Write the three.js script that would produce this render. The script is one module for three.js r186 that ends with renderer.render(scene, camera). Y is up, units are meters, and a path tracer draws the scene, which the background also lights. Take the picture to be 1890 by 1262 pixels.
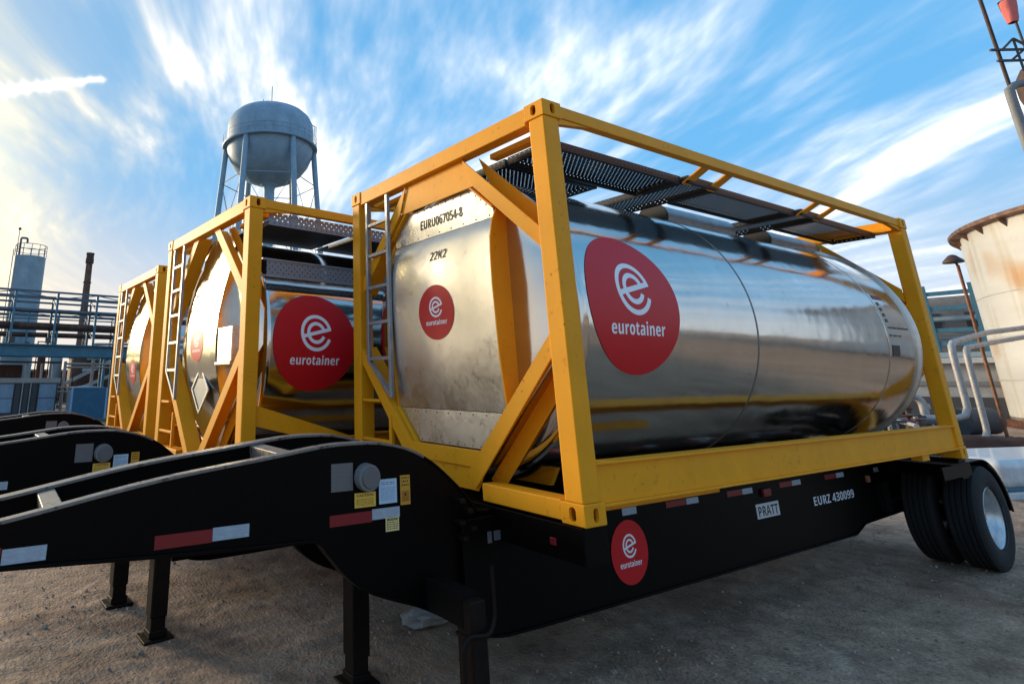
import * as THREE from 'three';
import { RoundedBoxGeometry } from 'three/addons/geometries/RoundedBoxGeometry.js';
import { mergeGeometries, toCreasedNormals } from 'three/addons/utils/BufferGeometryUtils.js';
import { Brush, Evaluator, SUBTRACTION } from 'three-bvh-csg';
import { createNoise2D, createNoise3D } from 'simplex-noise';

// ---------------------------------------------------------------- camera, sky, sun, exposure
const scene = new THREE.Scene();
const BASE = 1.2;                                   // height of the big container's base above the yard
const camera = new THREE.PerspectiveCamera(77.31, 1890 / 1262, 0.05, 900);
camera.position.set(-2.900, 0.7795 + BASE, 2.332);
{
  const yaw = 0.5175, pitch = 0.26657;
  camera.lookAt(camera.position.x + Math.sin(yaw) * Math.cos(pitch), camera.position.y + Math.sin(pitch), camera.position.z - Math.cos(yaw) * Math.cos(pitch));
}
camera.setViewOffset(2540.1, 1699.3, 650.1, 437.3, 1890, 1262);   // the photograph is an off-centre crop
camera.updateProjectionMatrix();

const renderer = new THREE.WebGLRenderer({ antialias: true });
renderer.setSize(1024, 683);
renderer.toneMapping = THREE.LinearToneMapping;
renderer.toneMappingExposure = 1.3;
renderer.shadowMap.enabled = true;
renderer.shadowMap.type = THREE.PCFSoftShadowMap;

let seed = 1234567;
const rnd = () => ((seed = (seed * 1664525 + 1013904223) >>> 0) / 4294967296);
const n2 = createNoise2D(rnd), n3 = createNoise3D(rnd);
const clamp = (x, a = 0, b = 1) => Math.min(b, Math.max(a, x));
const smooth = (a, b, x) => { const t = clamp((x - a) / (b - a)); return t * t * (3 - 2 * t); };
const lerp = (a, b, t) => a + (b - a) * t;
const rad = Math.PI / 180;
const dirOf = (az, el) => new THREE.Vector3(Math.sin(az * rad) * Math.cos(el * rad), Math.sin(el * rad), -Math.cos(az * rad) * Math.cos(el * rad));
const SUN = dirOf(-23, 13);

function fbm(x, y, oct, gain = 0.5) { let s = 0, a = 1, t = 0; for (let i = 0; i < oct; i++) { s += a * n2(x + i * 17.3, y - i * 9.1); t += a; a *= gain; x *= 2.03; y *= 2.03; } return s / t; }

function makeSky() {
  const W = 3072, H = 1536, data = new Float32Array(W * H * 4);
  // where the cirrus is thick (+) and where it is open (-): azimuth, height, widths, weight
  const spots = [
    [26, 23, 6, 7, .55], [23, 14, 7, 6, .45], [34, 19, 8, 5, .35], [40, 30, 7, 4, .3], [53, 27, 9, 3.5, .45], [62, 29, 9, 3.5, .36], [46, 22, 7, 3, .4],
    [76, 16, 7, 2.5, .34], [82, 18, 6, 2.5, .30], [71, 12, 7, 3, .35], [72, 23, 3, 2, .3], [12, 31, 5, 5, .35], [78, 6, 14, 5, .4],
    [16, 19, 4, 6, -.7], [10, 14, 4, 6, -.45], [6, 30, 3, 5, -.35], [43, 33, 8, 3, -.3], [41, 25, 3, 3, -.3], [31, 35, 6, 4, -.3], [65, 19, 7, 3, -.6], [77, 22, 5, 3, -.7], [78, 12, 6, 2, -.45], [76, 27, 6, 3, -.4],
    [-1, 20, 5, 8, .35], [-3, 12, 8, 6, .35], [3, 30, 5, 4, -.45], [-2, 31, 4, 3, -.35],
  ];
  const va = 20.7 * rad, sv = Math.sin(va), cv = Math.cos(va);
  const c0 = dirOf(-9, 22), c1 = dirOf(5.9, 27.3);                       // contrail
  const cn = new THREE.Vector3().crossVectors(c0, c1).normalize(), cl = c0.angleTo(c1);
  const d = new THREE.Vector3(), q = new THREE.Vector3();
  for (let j = 0; j < H; j++) {
    const el = ((j + .5) / H - .5) * Math.PI, sy = Math.sin(el), cy = Math.cos(el), elD = el / rad;
    for (let i = 0; i < W; i++) {
      const o = (j * W + i) * 4; data[o + 3] = 1;
      if (sy < 0) { data[o] = .16; data[o + 1] = .14; data[o + 2] = .125; continue; }
      const ph = ((i + .5) / W - .5) * 2 * Math.PI;
      d.set(Math.cos(ph) * cy, sy, Math.sin(ph) * cy);
      const az = Math.atan2(d.x, -d.z) / rad;
      // clear air
      const t1 = smooth(-4, 19, elD), t2 = smooth(14, 70, elD);
      let r = lerp(lerp(.58, .135, t1), .08, t2), g = lerp(lerp(.66, .405, t1), .27, t2), b = lerp(lerp(.70, .72, t1), .54, t2);
      const ang = Math.acos(clamp(d.dot(SUN), -1, 1)) / rad;
      const warm = Math.exp(-((ang / 25) ** 2)), low = 1 - smooth(4, 20, elD);
      const w2 = clamp(warm * (.55 + .4 * low));
      r = lerp(r, .95, w2); g = lerp(g, .71, w2); b = lerp(b, .38, w2);
      const pink = low * .30 * smooth(170, 20, ang); r = lerp(r, .95, pink); g = lerp(g, .72, pink); b = lerp(b, .60, pink);
      // cirrus, drawn out along one wind direction
      const h = sy + .13, px = d.x / h, pz = d.z / h;
      const s = px * sv - pz * cv, t = px * cv + pz * sv;
      const wx = n2(s * .5 + 5, t * .5) * .35, wy = n2(s * .45 - 8, t * .6 + 3) * .28;
      let den = .13 + .30 * fbm(s * .16 + 3, t * .55 + wy, 3) + .34 * fbm(s * .22 + wx, t * 2.0 + wy * 1.6, 4, .55) + .30 * fbm(s * .55 + wx * 2, t * 5.6 + wy * 3, 5, .62) + .09 * fbm(s * 3, t * 11, 3, .6);
      let spot = 0;
      for (const [a, e, wa, we, k] of spots) { let da = az - a; if (da > 180) da -= 360; if (da < -180) da += 360; const x = (da / wa) ** 2 + ((elD - e) / we) ** 2; if (x < 7) spot += k * Math.exp(-x); }
      den += spot * .50;
      den = smooth(-.20, .95, den);
      const thick = smooth(.2, 1, den);
      let cr = lerp(.86, 1.62, thick), cg = lerp(.90, 1.55, thick), cb = lerp(.97, 1.50, thick);
      const cw = Math.exp(-((ang / 38) ** 2)); cr *= 1 + .05 * cw; cg *= 1 - .18 * cw; cb *= 1 - .62 * cw;
      const gray = smooth(12, 3, elD) * .16; cr *= 1 - gray; cg *= 1 - gray; cb *= 1 - gray * .8;
      r = lerp(r, cr, den * .92); g = lerp(g, cg, den * .92); b = lerp(b, cb, den * .92);
      // contrail
      const off = Math.asin(clamp(d.dot(cn), -1, 1));
      if (Math.abs(off) < .03) {
        q.copy(d).addScaledVector(cn, -Math.sin(off)).normalize(); const al = c0.angleTo(q) * Math.sign(new THREE.Vector3().crossVectors(c0, q).dot(cn));
        if (al > -.2 && al < cl) { const u = al / cl, wd = lerp(.011, .004, clamp(u)) * (1 + .4 * n2(al * 60, 2)); const k = Math.exp(-(((off + .002 * n2(al * 40, 8)) / wd) ** 2)) * smooth(cl, cl - .012, al); r = lerp(r, 1.25, k * .85); g = lerp(g, 1.18, k * .85); b = lerp(b, 1.08, k * .85); }
      }
      // the veiled sun
      const disc = Math.exp(-((ang / 9) ** 2)) * 5 + Math.exp(-((ang / 13) ** 2)) * 3.0;
      r += disc * 1.0; g += disc * .80; b += disc * .32;
      data[o] = r; data[o + 1] = g; data[o + 2] = b;
    }
  }
  const tex = new THREE.DataTexture(data, W, H, THREE.RGBAFormat, THREE.FloatType);
  tex.mapping = THREE.EquirectangularReflectionMapping; tex.magFilter = THREE.LinearFilter; tex.minFilter = THREE.LinearFilter; tex.needsUpdate = true;
  return tex;
}
const sky = makeSky();
scene.background = sky; scene.environment = sky;

const sun = new THREE.DirectionalLight(new THREE.Color(1, .82, .58), 3.0);
sun.position.copy(SUN).multiplyScalar(120); sun.target.position.set(0, 0, 0);
sun.castShadow = true; sun.shadow.radius = 22; sun.shadow.mapSize.set(2048, 2048);
Object.assign(sun.shadow.camera, { left: -30, right: 30, top: 30, bottom: -30, near: 1, far: 260 });
scene.add(sun, sun.target);

// ---------------------------------------------------------------- helpers
const used = {};
function numbered(name) { used[name] = (used[name] ?? -1) + 1; return used[name] ? name + '_' + String(used[name]).padStart(3, '0') : name; }
function thing(name, label, category, group, pos = [0, 0, 0], turn = 0) {
  const o = new THREE.Group(); o.name = numbered(name); o.position.set(...pos); o.rotation.y = turn; o.userData = { label, category };
  if (group) o.userData.group = group;
  scene.add(o); return o;
}
function structure(mesh, name, label, category) { mesh.name = name; mesh.userData = { kind: 'structure', label, category }; mesh.castShadow = mesh.receiveShadow = true; scene.add(mesh); return mesh; }
// uv in metres from the face's main direction
function boxUV(geo) {
  const g = geo.index ? geo.toNonIndexed() : geo, p = g.attributes.position, uv = new Float32Array(p.count * 2);
  const a = new THREE.Vector3(), b = new THREE.Vector3(), c = new THREE.Vector3();
  for (let i = 0; i < p.count; i += 3) {
    a.fromBufferAttribute(p, i); b.fromBufferAttribute(p, i + 1); c.fromBufferAttribute(p, i + 2);
    const n = b.clone().sub(a).cross(c.clone().sub(a)), ax = Math.abs(n.x), ay = Math.abs(n.y), az = Math.abs(n.z);
    [a, b, c].forEach((v, k) => { const o = (i + k) * 2; if (ax >= ay && ax >= az) { uv[o] = v.z; uv[o + 1] = v.y; } else if (ay >= az) { uv[o] = v.x; uv[o + 1] = v.z; } else { uv[o] = v.x; uv[o + 1] = v.y; } });
  }
  g.setAttribute('uv', new THREE.BufferAttribute(uv, 2)); return g;
}
function clean(g) { const o = g.index ? g.toNonIndexed() : g; for (const k of Object.keys(o.attributes)) if (!['position', 'normal', 'uv'].includes(k)) o.deleteAttribute(k); if (!o.attributes.uv) o.setAttribute('uv', new THREE.BufferAttribute(new Float32Array(o.attributes.position.count * 2), 2)); if (!o.attributes.normal) o.computeVertexNormals(); return o; }
const merge = (list) => (list.length === 1 ? clean(list[0]) : mergeGeometries(list.map(clean)));
function part(parent, name, geo, mat, { label, uv = true, kind } = {}) {
  let g = Array.isArray(geo) ? merge(geo) : clean(geo); if (uv) g = boxUV(g);
  const m = new THREE.Mesh(g, mat); m.name = name; m.castShadow = m.receiveShadow = true;
  if (label) m.userData.label = label;
  if (kind) m.userData.kind = kind;
  parent.add(m); return m;
}
function box(x0, x1, y0, y1, z0, z1, r = 0.006) {
  const w = Math.abs(x1 - x0), h = Math.abs(y1 - y0), d = Math.abs(z1 - z0), rr = Math.min(r, w * .3, h * .3, d * .3);
  const g = rr > .0008 ? new RoundedBoxGeometry(w, h, d, 1, rr) : new THREE.BoxGeometry(w, h, d);
  return g.translate((x0 + x1) / 2, (y0 + y1) / 2, (z0 + z1) / 2);
}
function extrude(pts, depth, bevel = 0, holes) {
  const s = new THREE.Shape(pts.map(([x, y]) => new THREE.Vector2(x, y)));
  if (holes) for (const h of holes) s.holes.push(new THREE.Path(h.map(([x, y]) => new THREE.Vector2(x, y))));
  return new THREE.ExtrudeGeometry(s, { depth: Math.max(depth - 2 * bevel, .0005), bevelEnabled: bevel > 0, bevelThickness: bevel, bevelSize: bevel, bevelOffset: -bevel, bevelSegments: 1, curveSegments: 16 }).translate(0, 0, bevel);
}
const plateXY = (pts, z0, z1, bevel = .002) => extrude(pts, Math.abs(z1 - z0), Math.min(bevel, Math.abs(z1 - z0) * .3)).translate(0, 0, Math.min(z0, z1));
const plateZY = (pts, x0, x1, bevel = .002) => extrude(pts.map(([z, y]) => [-z, y]), Math.abs(x1 - x0), Math.min(bevel, Math.abs(x1 - x0) * .3)).rotateY(Math.PI / 2).translate(Math.min(x0, x1), 0, 0);
const V = (a) => new THREE.Vector3(...a);
function rod(a, b, r, seg = 10, r2 = r) { a = V(a); b = V(b); const l = a.distanceTo(b), g = new THREE.CylinderGeometry(r2, r, l, seg); g.translate(0, l / 2, 0); g.applyQuaternion(new THREE.Quaternion().setFromUnitVectors(new THREE.Vector3(0, 1, 0), b.clone().sub(a).normalize())); return g.translate(a.x, a.y, a.z); }
function bar(a, b, w, h) { a = V(a); b = V(b); const l = a.distanceTo(b), d = b.clone().sub(a).normalize(), g = new THREE.BoxGeometry(w, h, l); const m = new THREE.Matrix4(); const up = Math.abs(d.y) > .98 ? new THREE.Vector3(1, 0, 0) : new THREE.Vector3(0, 1, 0); const x = new THREE.Vector3().crossVectors(up, d).normalize(), y = new THREE.Vector3().crossVectors(d, x); m.makeBasis(x, y, d).setPosition(a.clone().add(b).multiplyScalar(.5)); return g.applyMatrix4(m); }
function pipe(pts, r, bend = .3, seg = 12) {           // straight runs joined by elbows
  const path = new THREE.CurvePath(), P = pts.map(V); let prev = P[0];
  for (let i = 1; i < P.length - 1; i++) {
    const a = P[i - 1].clone().sub(P[i]).normalize(), b = P[i + 1].clone().sub(P[i]).normalize(), e = Math.min(bend, P[i].distanceTo(P[i - 1]) * .49, P[i].distanceTo(P[i + 1]) * .49);
    const s = P[i].clone().addScaledVector(a, e), f = P[i].clone().addScaledVector(b, e);
    path.add(new THREE.LineCurve3(prev, s)); path.add(new THREE.QuadraticBezierCurve3(s, P[i], f)); prev = f;
  }
  path.add(new THREE.LineCurve3(prev, P[P.length - 1]));
  return new THREE.TubeGeometry(path, Math.max(8, pts.length * 14), r, seg, false);
}
const mirrorZ = (g, c) => { const o = clean(g.clone()), p = o.attributes.position, n = o.attributes.normal; for (let i = 0; i < p.count; i++) { p.setZ(i, 2 * c - p.getZ(i)); n.setZ(i, -n.getZ(i)); } for (const a of Object.values(o.attributes)) for (let i = 0; i < a.count; i += 3) for (let k = 0; k < a.itemSize; k++) { const x = a.getComponent(i, k); a.setComponent(i, k, a.getComponent(i + 1, k)); a.setComponent(i + 1, k, x); } return o; };
const mirrorX = (g, c) => { const o = clean(g.clone()), p = o.attributes.position, n = o.attributes.normal; for (let i = 0; i < p.count; i++) { p.setX(i, 2 * c - p.getX(i)); n.setX(i, -n.getX(i)); } for (const a of Object.values(o.attributes)) for (let i = 0; i < a.count; i += 3) for (let k = 0; k < a.itemSize; k++) { const x = a.getComponent(i, k); a.setComponent(i, k, a.getComponent(i + 1, k)); a.setComponent(i + 1, k, x); } return o; };
function lathe(profile, seg = 64, crease = .5) { const g = new THREE.LatheGeometry(profile.map(([r, y]) => new THREE.Vector2(Math.max(r, 0), y)), seg); return crease ? toCreasedNormals(g, crease) : g; }

// ---------------------------------------------------------------- textures and materials
function noiseTex(size, fn, srgb = true) {
  const data = new Uint8Array(size * size * 4);
  for (let j = 0; j < size; j++) for (let i = 0; i < size; i++) { const c = fn(i / size, j / size), o = (j * size + i) * 4; data[o] = clamp(c[0]) * 255; data[o + 1] = clamp(c[1]) * 255; data[o + 2] = clamp(c[2]) * 255; data[o + 3] = 255; }
  const t = new THREE.DataTexture(data, size, size); t.wrapS = t.wrapT = THREE.RepeatWrapping; t.magFilter = THREE.LinearFilter; t.minFilter = THREE.LinearMipmapLinearFilter; t.generateMipmaps = true; if (srgb) t.colorSpace = THREE.SRGBColorSpace; t.needsUpdate = true; return t;
}
function tile(u, v, f) { const a = u * 2 * Math.PI, b = v * 2 * Math.PI, R = f / (2 * Math.PI); return n3(Math.cos(a) * R + 10 * Math.sin(b) * 0 + 3, Math.sin(a) * R, Math.cos(b) * R * 1.0 + 7) * .5 + n3(Math.sin(a) * R + 11, Math.sin(b) * R, Math.cos(b) * R + Math.cos(a) * R) * .5; }
const tfbm = (u, v, f, o) => { let s = 0, a = 1, t = 0; for (let i = 0; i < o; i++) { s += a * tile(u + i * .37, v + i * .19, f); t += a; a *= .55; f *= 2; } return s / t; };
const rep = (t, x, y = x) => { const c = t.clone(); c.repeat.set(x, y); c.needsUpdate = true; return c; };
const lin = (r, g, b) => new THREE.Color().setRGB(r, g, b);
const paintTone = noiseTex(512, (u, v) => { const a = tfbm(u, v, 5, 5), s = smooth(.30, .55, tfbm(u + .3, v, 26, 3)); const k = .965 + .05 * a - .07 * s, ru = smooth(.50, .60, tfbm(u + .15, v + .55, 17, 4)) * .55; return [lerp(k, .42, ru), lerp(k * (1 - .02 * s), .33, ru), lerp(k * (1 - .05 * s), .6, ru)]; });
const paintBump = noiseTex(512, (u, v) => { const k = .5 + .3 * tfbm(u, v, 10, 3) + .2 * tfbm(u, v, 90, 2); return [k, k, k]; }, false);
const steelRough = noiseTex(512, (u, v) => { const a = tfbm(u, v, 6, 4), b = tfbm(u * 1, v, 40, 2); const k = .5 + .28 * a + .14 * b; return [k, k, k]; }, false);
const steelWave = noiseTex(512, (u, v) => { const k = .5 + .42 * tfbm(u, v, 4, 3); return [k, k, k]; }, false);
const steelTone = noiseTex(512, (u, v) => { const a = tfbm(u, v, 7, 4), sp = smooth(.42, .6, tfbm(u + .2, v + .6, 30, 2)); const k = .95 + .05 * a - .05 * sp; return [k, k, k * .99]; });
const blackTone = noiseTex(512, (u, v) => { const a = tfbm(u, v, 8, 5), sp = smooth(.35, .7, tfbm(u + .5, v + .1, 22, 4)); const k = .55 + .10 * a + .35 * sp; return [k, k * .97, k * .93]; });
const wornTone = noiseTex(512, (u, v) => { const a = tfbm(u, v, 8, 5), b = tfbm(u + .3, v + .4, 30, 3), sp = smooth(.15, .5, tfbm(u + .7, v, 14, 4)); const k = .82 + .12 * a + .10 * b - .45 * sp; return [k, k * .97, k * .94]; });
const rustTone = noiseTex(512, (u, v) => { const a = tfbm(u, v, 6, 5); return [.62 + .25 * a, .50 + .26 * a, .44 + .26 * a]; });
const greyTone = noiseTex(512, (u, v) => { const a = tfbm(u, v, 5, 5), b = tfbm(u + .4, v, 24, 3); const k = .86 + .12 * a + .06 * b; return [k, k, k]; });

const M = {};
M.yellow = new THREE.MeshPhysicalMaterial({ color: lin(.90, .365, .008), roughness: .55, specularIntensity: .45, map: rep(paintTone, .55), bumpMap: rep(paintBump, .9), bumpScale: .0009 });
M.steel = new THREE.MeshPhysicalMaterial({ color: lin(.66, .635, .61), metalness: 1, roughness: .74, roughnessMap: rep(steelRough, .45), map: rep(steelTone, .4), bumpMap: rep(steelWave, .42), bumpScale: .003 });
M.polished = new THREE.MeshPhysicalMaterial({ color: lin(.68, .655, .63), metalness: 1, roughness: .26, roughnessMap: rep(steelRough, .35), map: rep(steelTone, .3), bumpMap: rep(steelWave, .33), bumpScale: .005 });
M.mirror = new THREE.MeshPhysicalMaterial({ color: lin(.68, .655, .63), metalness: 1, roughness: .34, roughnessMap: rep(steelRough, .5), map: rep(steelTone, .4), bumpMap: rep(steelWave, .5), bumpScale: .004 });
M.sheet = new THREE.MeshPhysicalMaterial({ color: lin(.74, .72, .70), metalness: .9, roughness: .62, roughnessMap: rep(steelRough, .7), map: rep(steelTone, .5), bumpMap: rep(steelWave, .8), bumpScale: .004 });
M.alu = new THREE.MeshStandardMaterial({ color: lin(.50, .51, .53), metalness: .75, roughness: .48, map: rep(greyTone, 1.3) });
M.black = new THREE.MeshPhysicalMaterial({ color: lin(.0085, .0065, .0065), roughness: .46, specularIntensity: .18, map: rep(blackTone, .5), bumpMap: rep(paintBump, 1.1), bumpScale: .0008 });
M.worn = new THREE.MeshStandardMaterial({ color: lin(.27, .25, .235), roughness: .5, map: rep(wornTone, .9), bumpMap: rep(paintBump, 2), bumpScale: .0008 });
M.blackDull = new THREE.MeshPhysicalMaterial({ color: lin(.012, .010, .009), roughness: .75, specularIntensity: .3, map: rep(blackTone, .7) });
M.gear = new THREE.MeshPhysicalMaterial({ color: lin(.020, .014, .011), roughness: .6, specularIntensity: .4, map: rep(rustTone, 1.6) });
M.rubber = new THREE.MeshStandardMaterial({ color: lin(.0125, .0125, .0135), roughness: .85, map: rep(greyTone, 1.2), bumpMap: rep(paintBump, 3), bumpScale: .001 });
M.rim = new THREE.MeshPhysicalMaterial({ color: lin(.78, .80, .82), roughness: .38, map: rep(greyTone, 1.2), clearcoat: .3 });
M.rimMetal = new THREE.MeshPhysicalMaterial({ color: lin(.80, .84, .87), roughness: .34, metalness: .7, map: rep(greyTone, 2) });
M.white = new THREE.MeshStandardMaterial({ color: lin(.76, .77, .78), roughness: .5, map: rep(greyTone, .6) });
M.whitePipe = new THREE.MeshStandardMaterial({ color: lin(.56, .52, .50), roughness: .5, metalness: .15, map: rep(greyTone, .9), bumpMap: rep(steelWave, 1.5), bumpScale: .006 });
M.redTape = new THREE.MeshStandardMaterial({ color: lin(.20, .008, .011), roughness: .4 });
M.whiteTape = new THREE.MeshStandardMaterial({ color: lin(.46, .56, .66), roughness: .4, map: rep(greyTone, 1) });
M.greyLabel = new THREE.MeshStandardMaterial({ color: lin(.22, .22, .23), roughness: .45, metalness: .4, map: rep(greyTone, 3) });
M.capGrey = new THREE.MeshStandardMaterial({ color: lin(.24, .25, .26), roughness: .42, map: rep(greyTone, 3) });
M.rivet = new THREE.MeshStandardMaterial({ color: lin(.25, .23, .22), metalness: .8, roughness: .5 });
M.towerBlue = new THREE.MeshStandardMaterial({ color: lin(.30, .48, .64), roughness: .55, map: rep(greyTone, .12) });
M.siloBlue = new THREE.MeshStandardMaterial({ color: lin(.34, .45, .53), roughness: .6, map: rep(greyTone, .2) });
M.rackBlue = new THREE.MeshStandardMaterial({ color: lin(.055, .21, .31), roughness: .55, map: rep(greyTone, .4) });
M.rackGrey = new THREE.MeshStandardMaterial({ color: lin(.10, .15, .20), roughness: .6, map: rep(greyTone, .5) });
M.rustPipe = new THREE.MeshStandardMaterial({ color: lin(.19, .15, .14), roughness: .7, map: rep(rustTone, .4) });
M.chimney = new THREE.MeshStandardMaterial({ color: lin(.40, .33, .31), roughness: .8, map: rep(rustTone, .2) });
M.boxBlue = new THREE.MeshStandardMaterial({ color: lin(.012, .13, .24), roughness: .5, map: rep(greyTone, .5) });
M.paleBlue = new THREE.MeshStandardMaterial({ color: lin(.30, .45, .62), roughness: .5, map: rep(greyTone, .5) });
M.darkGrey = new THREE.MeshStandardMaterial({ color: lin(.085, .088, .10), roughness: .7, map: rep(greyTone, .6) });
M.midGrey = new THREE.MeshStandardMaterial({ color: lin(.30, .30, .31), roughness: .65, map: rep(greyTone, .3) });
M.paleGrey = new THREE.MeshStandardMaterial({ color: lin(.52, .52, .52), roughness: .6, map: rep(greyTone, .3) });
M.rustRed = new THREE.MeshStandardMaterial({ color: lin(.24, .075, .045), roughness: .8, map: rep(rustTone, .5) });
M.brown = new THREE.MeshStandardMaterial({ color: lin(.17, .095, .065), roughness: .85, map: rep(rustTone, .4) });
M.rustBase = new THREE.MeshStandardMaterial({ color: lin(.36, .20, .14), roughness: .85, map: rep(rustTone, .7) });
M.orangePipe = new THREE.MeshStandardMaterial({ color: lin(.66, .40, .24), roughness: .7, map: rep(rustTone, .8) });
M.sockRed = new THREE.MeshStandardMaterial({ color: lin(.62, .15, .13), roughness: .9, side: THREE.DoubleSide });
M.concrete = new THREE.MeshStandardMaterial({ color: lin(.40, .385, .36), roughness: .9, map: rep(greyTone, .8) });
M.berm = new THREE.MeshStandardMaterial({ color: lin(.145, .072, .045), roughness: .95, map: rep(rustTone, .3), bumpMap: rep(paintBump, .5), bumpScale: .03 });
M.tankRim = new THREE.MeshStandardMaterial({ color: lin(.66, .58, .52), roughness: .75, map: rep(rustTone, .5) });
M.bright = new THREE.MeshStandardMaterial({ color: lin(.66, .68, .70), roughness: .4, metalness: .3, map: rep(greyTone, .6) });
// perforated walkway sheet: round holes, cut right through
const holes = (() => { const n = 64, data = new Uint8Array(n * n * 4); for (let j = 0; j < n; j++) for (let i = 0; i < n; i++) { const x = (i + .5) / n, y = (j + .5) / n; const d = Math.min(Math.hypot((x - .5) , y - .5), Math.hypot(x, y), Math.hypot(x - 1, y), Math.hypot(x, y - 1), Math.hypot(x - 1, y - 1)); const a = d < .098 ? 0 : 255, o = (j * n + i) * 4; data[o] = data[o + 1] = data[o + 2] = a; data[o + 3] = 255; } const t = new THREE.DataTexture(data, n, n); t.wrapS = t.wrapT = THREE.RepeatWrapping; t.magFilter = THREE.LinearFilter; t.minFilter = THREE.LinearFilter; t.needsUpdate = true; return t; })();
M.mesh = new THREE.MeshStandardMaterial({ color: lin(.030, .026, .026), roughness: .55, metalness: .3, alphaMap: rep(holes, 22), alphaTest: .5, side: THREE.DoubleSide });
M.meshPale = new THREE.MeshStandardMaterial({ color: lin(.26, .27, .30), roughness: .5, metalness: .5, alphaMap: rep(holes, 16), alphaTest: .5, side: THREE.DoubleSide });
M.deck = new THREE.MeshStandardMaterial({ color: lin(.085, .082, .085), roughness: .6, metalness: .2, map: rep(greyTone, 1) });
M.walkSteel = new THREE.MeshStandardMaterial({ color: lin(.030, .026, .026), roughness: .55, metalness: .3, map: rep(greyTone, 1) });

// flat print
function canvas(w, h, draw) { const c = document.createElement('canvas'); c.width = w; c.height = h; const x = c.getContext('2d'); draw(x, w, h); const t = new THREE.CanvasTexture(c); t.colorSpace = THREE.SRGBColorSpace; t.anisotropy = 8; return t; }
function drawE(x, cx, cy, R, w) {                         // the double-ring letter of the emblem
  x.lineWidth = w; x.lineCap = 'butt'; const tilt = -14 * rad;
  x.beginPath(); x.arc(cx, cy, R, tilt, 22 * rad, true); x.stroke();
  x.beginPath(); x.arc(cx, cy, R * .56, tilt - 4 * rad, 22 * rad, true); x.stroke();
  x.lineWidth = w; x.beginPath(); x.moveTo(cx - (R + w * .35) * Math.cos(tilt), cy - (R + w * .35) * Math.sin(tilt)); x.lineTo(cx + (R + w * .5) * Math.cos(tilt), cy + (R + w * .5) * Math.sin(tilt)); x.stroke();
}
const emblem = canvas(1024, 1024, (x, w) => {
  x.clearRect(0, 0, w, w); x.fillStyle = '#cc1a22'; x.beginPath(); x.arc(512, 512, 510, 0, 7); x.fill();
  x.strokeStyle = x.fillStyle = '#eef2f6'; drawE(x, 520, 418, 172, 37);
  x.font = 'bold 128px sans-serif'; x.textAlign = 'center'; x.textBaseline = 'alphabetic'; x.save(); x.translate(512, 745); x.scale(610 / x.measureText('eurotainer').width, 1); x.fillText('eurotainer', 0, 0); x.restore();
});
function print(text, w, h, color, font, weight = 'bold') { return canvas(w, h, (x) => { x.clearRect(0, 0, w, h); x.fillStyle = color; x.font = weight + ' ' + Math.round(h * .92) + 'px ' + font; x.textAlign = 'center'; x.textBaseline = 'middle'; x.save(); x.translate(w / 2, h * .53); x.scale(w * .97 / x.measureText(text).width, 1); x.fillText(text, 0, 0); x.restore(); }); }
const inkMat = (map, rough = .5) => new THREE.MeshStandardMaterial({ map, transparent: true, roughness: rough });
M.emblem = new THREE.MeshPhysicalMaterial({ map: emblem, transparent: true, roughness: .42, specularIntensity: .6 });
M.number = inkMat(print('EURU067054-8', 1024, 160, '#1d1d1f', 'sans-serif', 'bold'));
M.code = inkMat(print('22K2', 256, 128, '#232325', 'sans-serif', 'italic bold'));
M.fleet = inkMat(print('EURZ 430099', 1024, 140, '#d9dde2', 'sans-serif', 'bold'));
M.maker = new THREE.MeshStandardMaterial({ roughness: .45, map: canvas(512, 160, (x, w, h) => { x.fillStyle = '#c9cccd'; x.fillRect(0, 0, w, h); x.fillStyle = '#131313'; x.font = 'bold 150px sans-serif'; x.textAlign = 'center'; x.textBaseline = 'middle'; x.save(); x.translate(w / 2, h * .54); x.scale(460 / x.measureText('PRATT').width, 1); x.fillText('PRATT', 0, 0); x.restore(); }) });
function lines(x, w, y0, y1, n, color, pad = .1) { x.fillStyle = color; for (let i = 0; i < n; i++) { const y = y0 + (y1 - y0) * i / n; let p = w * pad; while (p < w * (1 - pad) - 6) { const l = 6 + rnd() * 26; x.fillRect(p, y, Math.min(l, w * (1 - pad) - p), (y1 - y0) / n * .45); p += l + 10; } } }
M.caution = new THREE.MeshStandardMaterial({ roughness: .5, map: canvas(256, 192, (x, w, h) => { x.fillStyle = '#e0b444'; x.fillRect(0, 0, w, h); x.fillStyle = '#2a2010'; x.font = 'bold 46px sans-serif'; x.textAlign = 'center'; x.fillText('CAUTION', w / 2, 52); lines(x, w, 82, 178, 5, '#5a431a', .08); }) });
M.notice = new THREE.MeshStandardMaterial({ roughness: .5, map: canvas(256, 320, (x, w, h) => { x.fillStyle = '#a9c6dc'; x.fillRect(0, 0, w, h); lines(x, w, 40, 84, 2, '#3c5a78', .14); lines(x, w, 110, 290, 8, '#6d8cab', .1); }) });
M.warning = new THREE.MeshStandardMaterial({ roughness: .5, map: canvas(160, 400, (x, w, h) => { x.fillStyle = '#c1912a'; x.fillRect(0, 0, w, h); lines(x, w, 24, 170, 3, '#3a2a0c', .12); x.fillStyle = '#a06b20'; x.fillRect(16, 210, w - 32, 150); x.fillStyle = '#2b1d0a'; x.fillRect(66, 240, 28, 40); lines(x, w, 300, 350, 3, '#7b531a', .16); }) });
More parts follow.
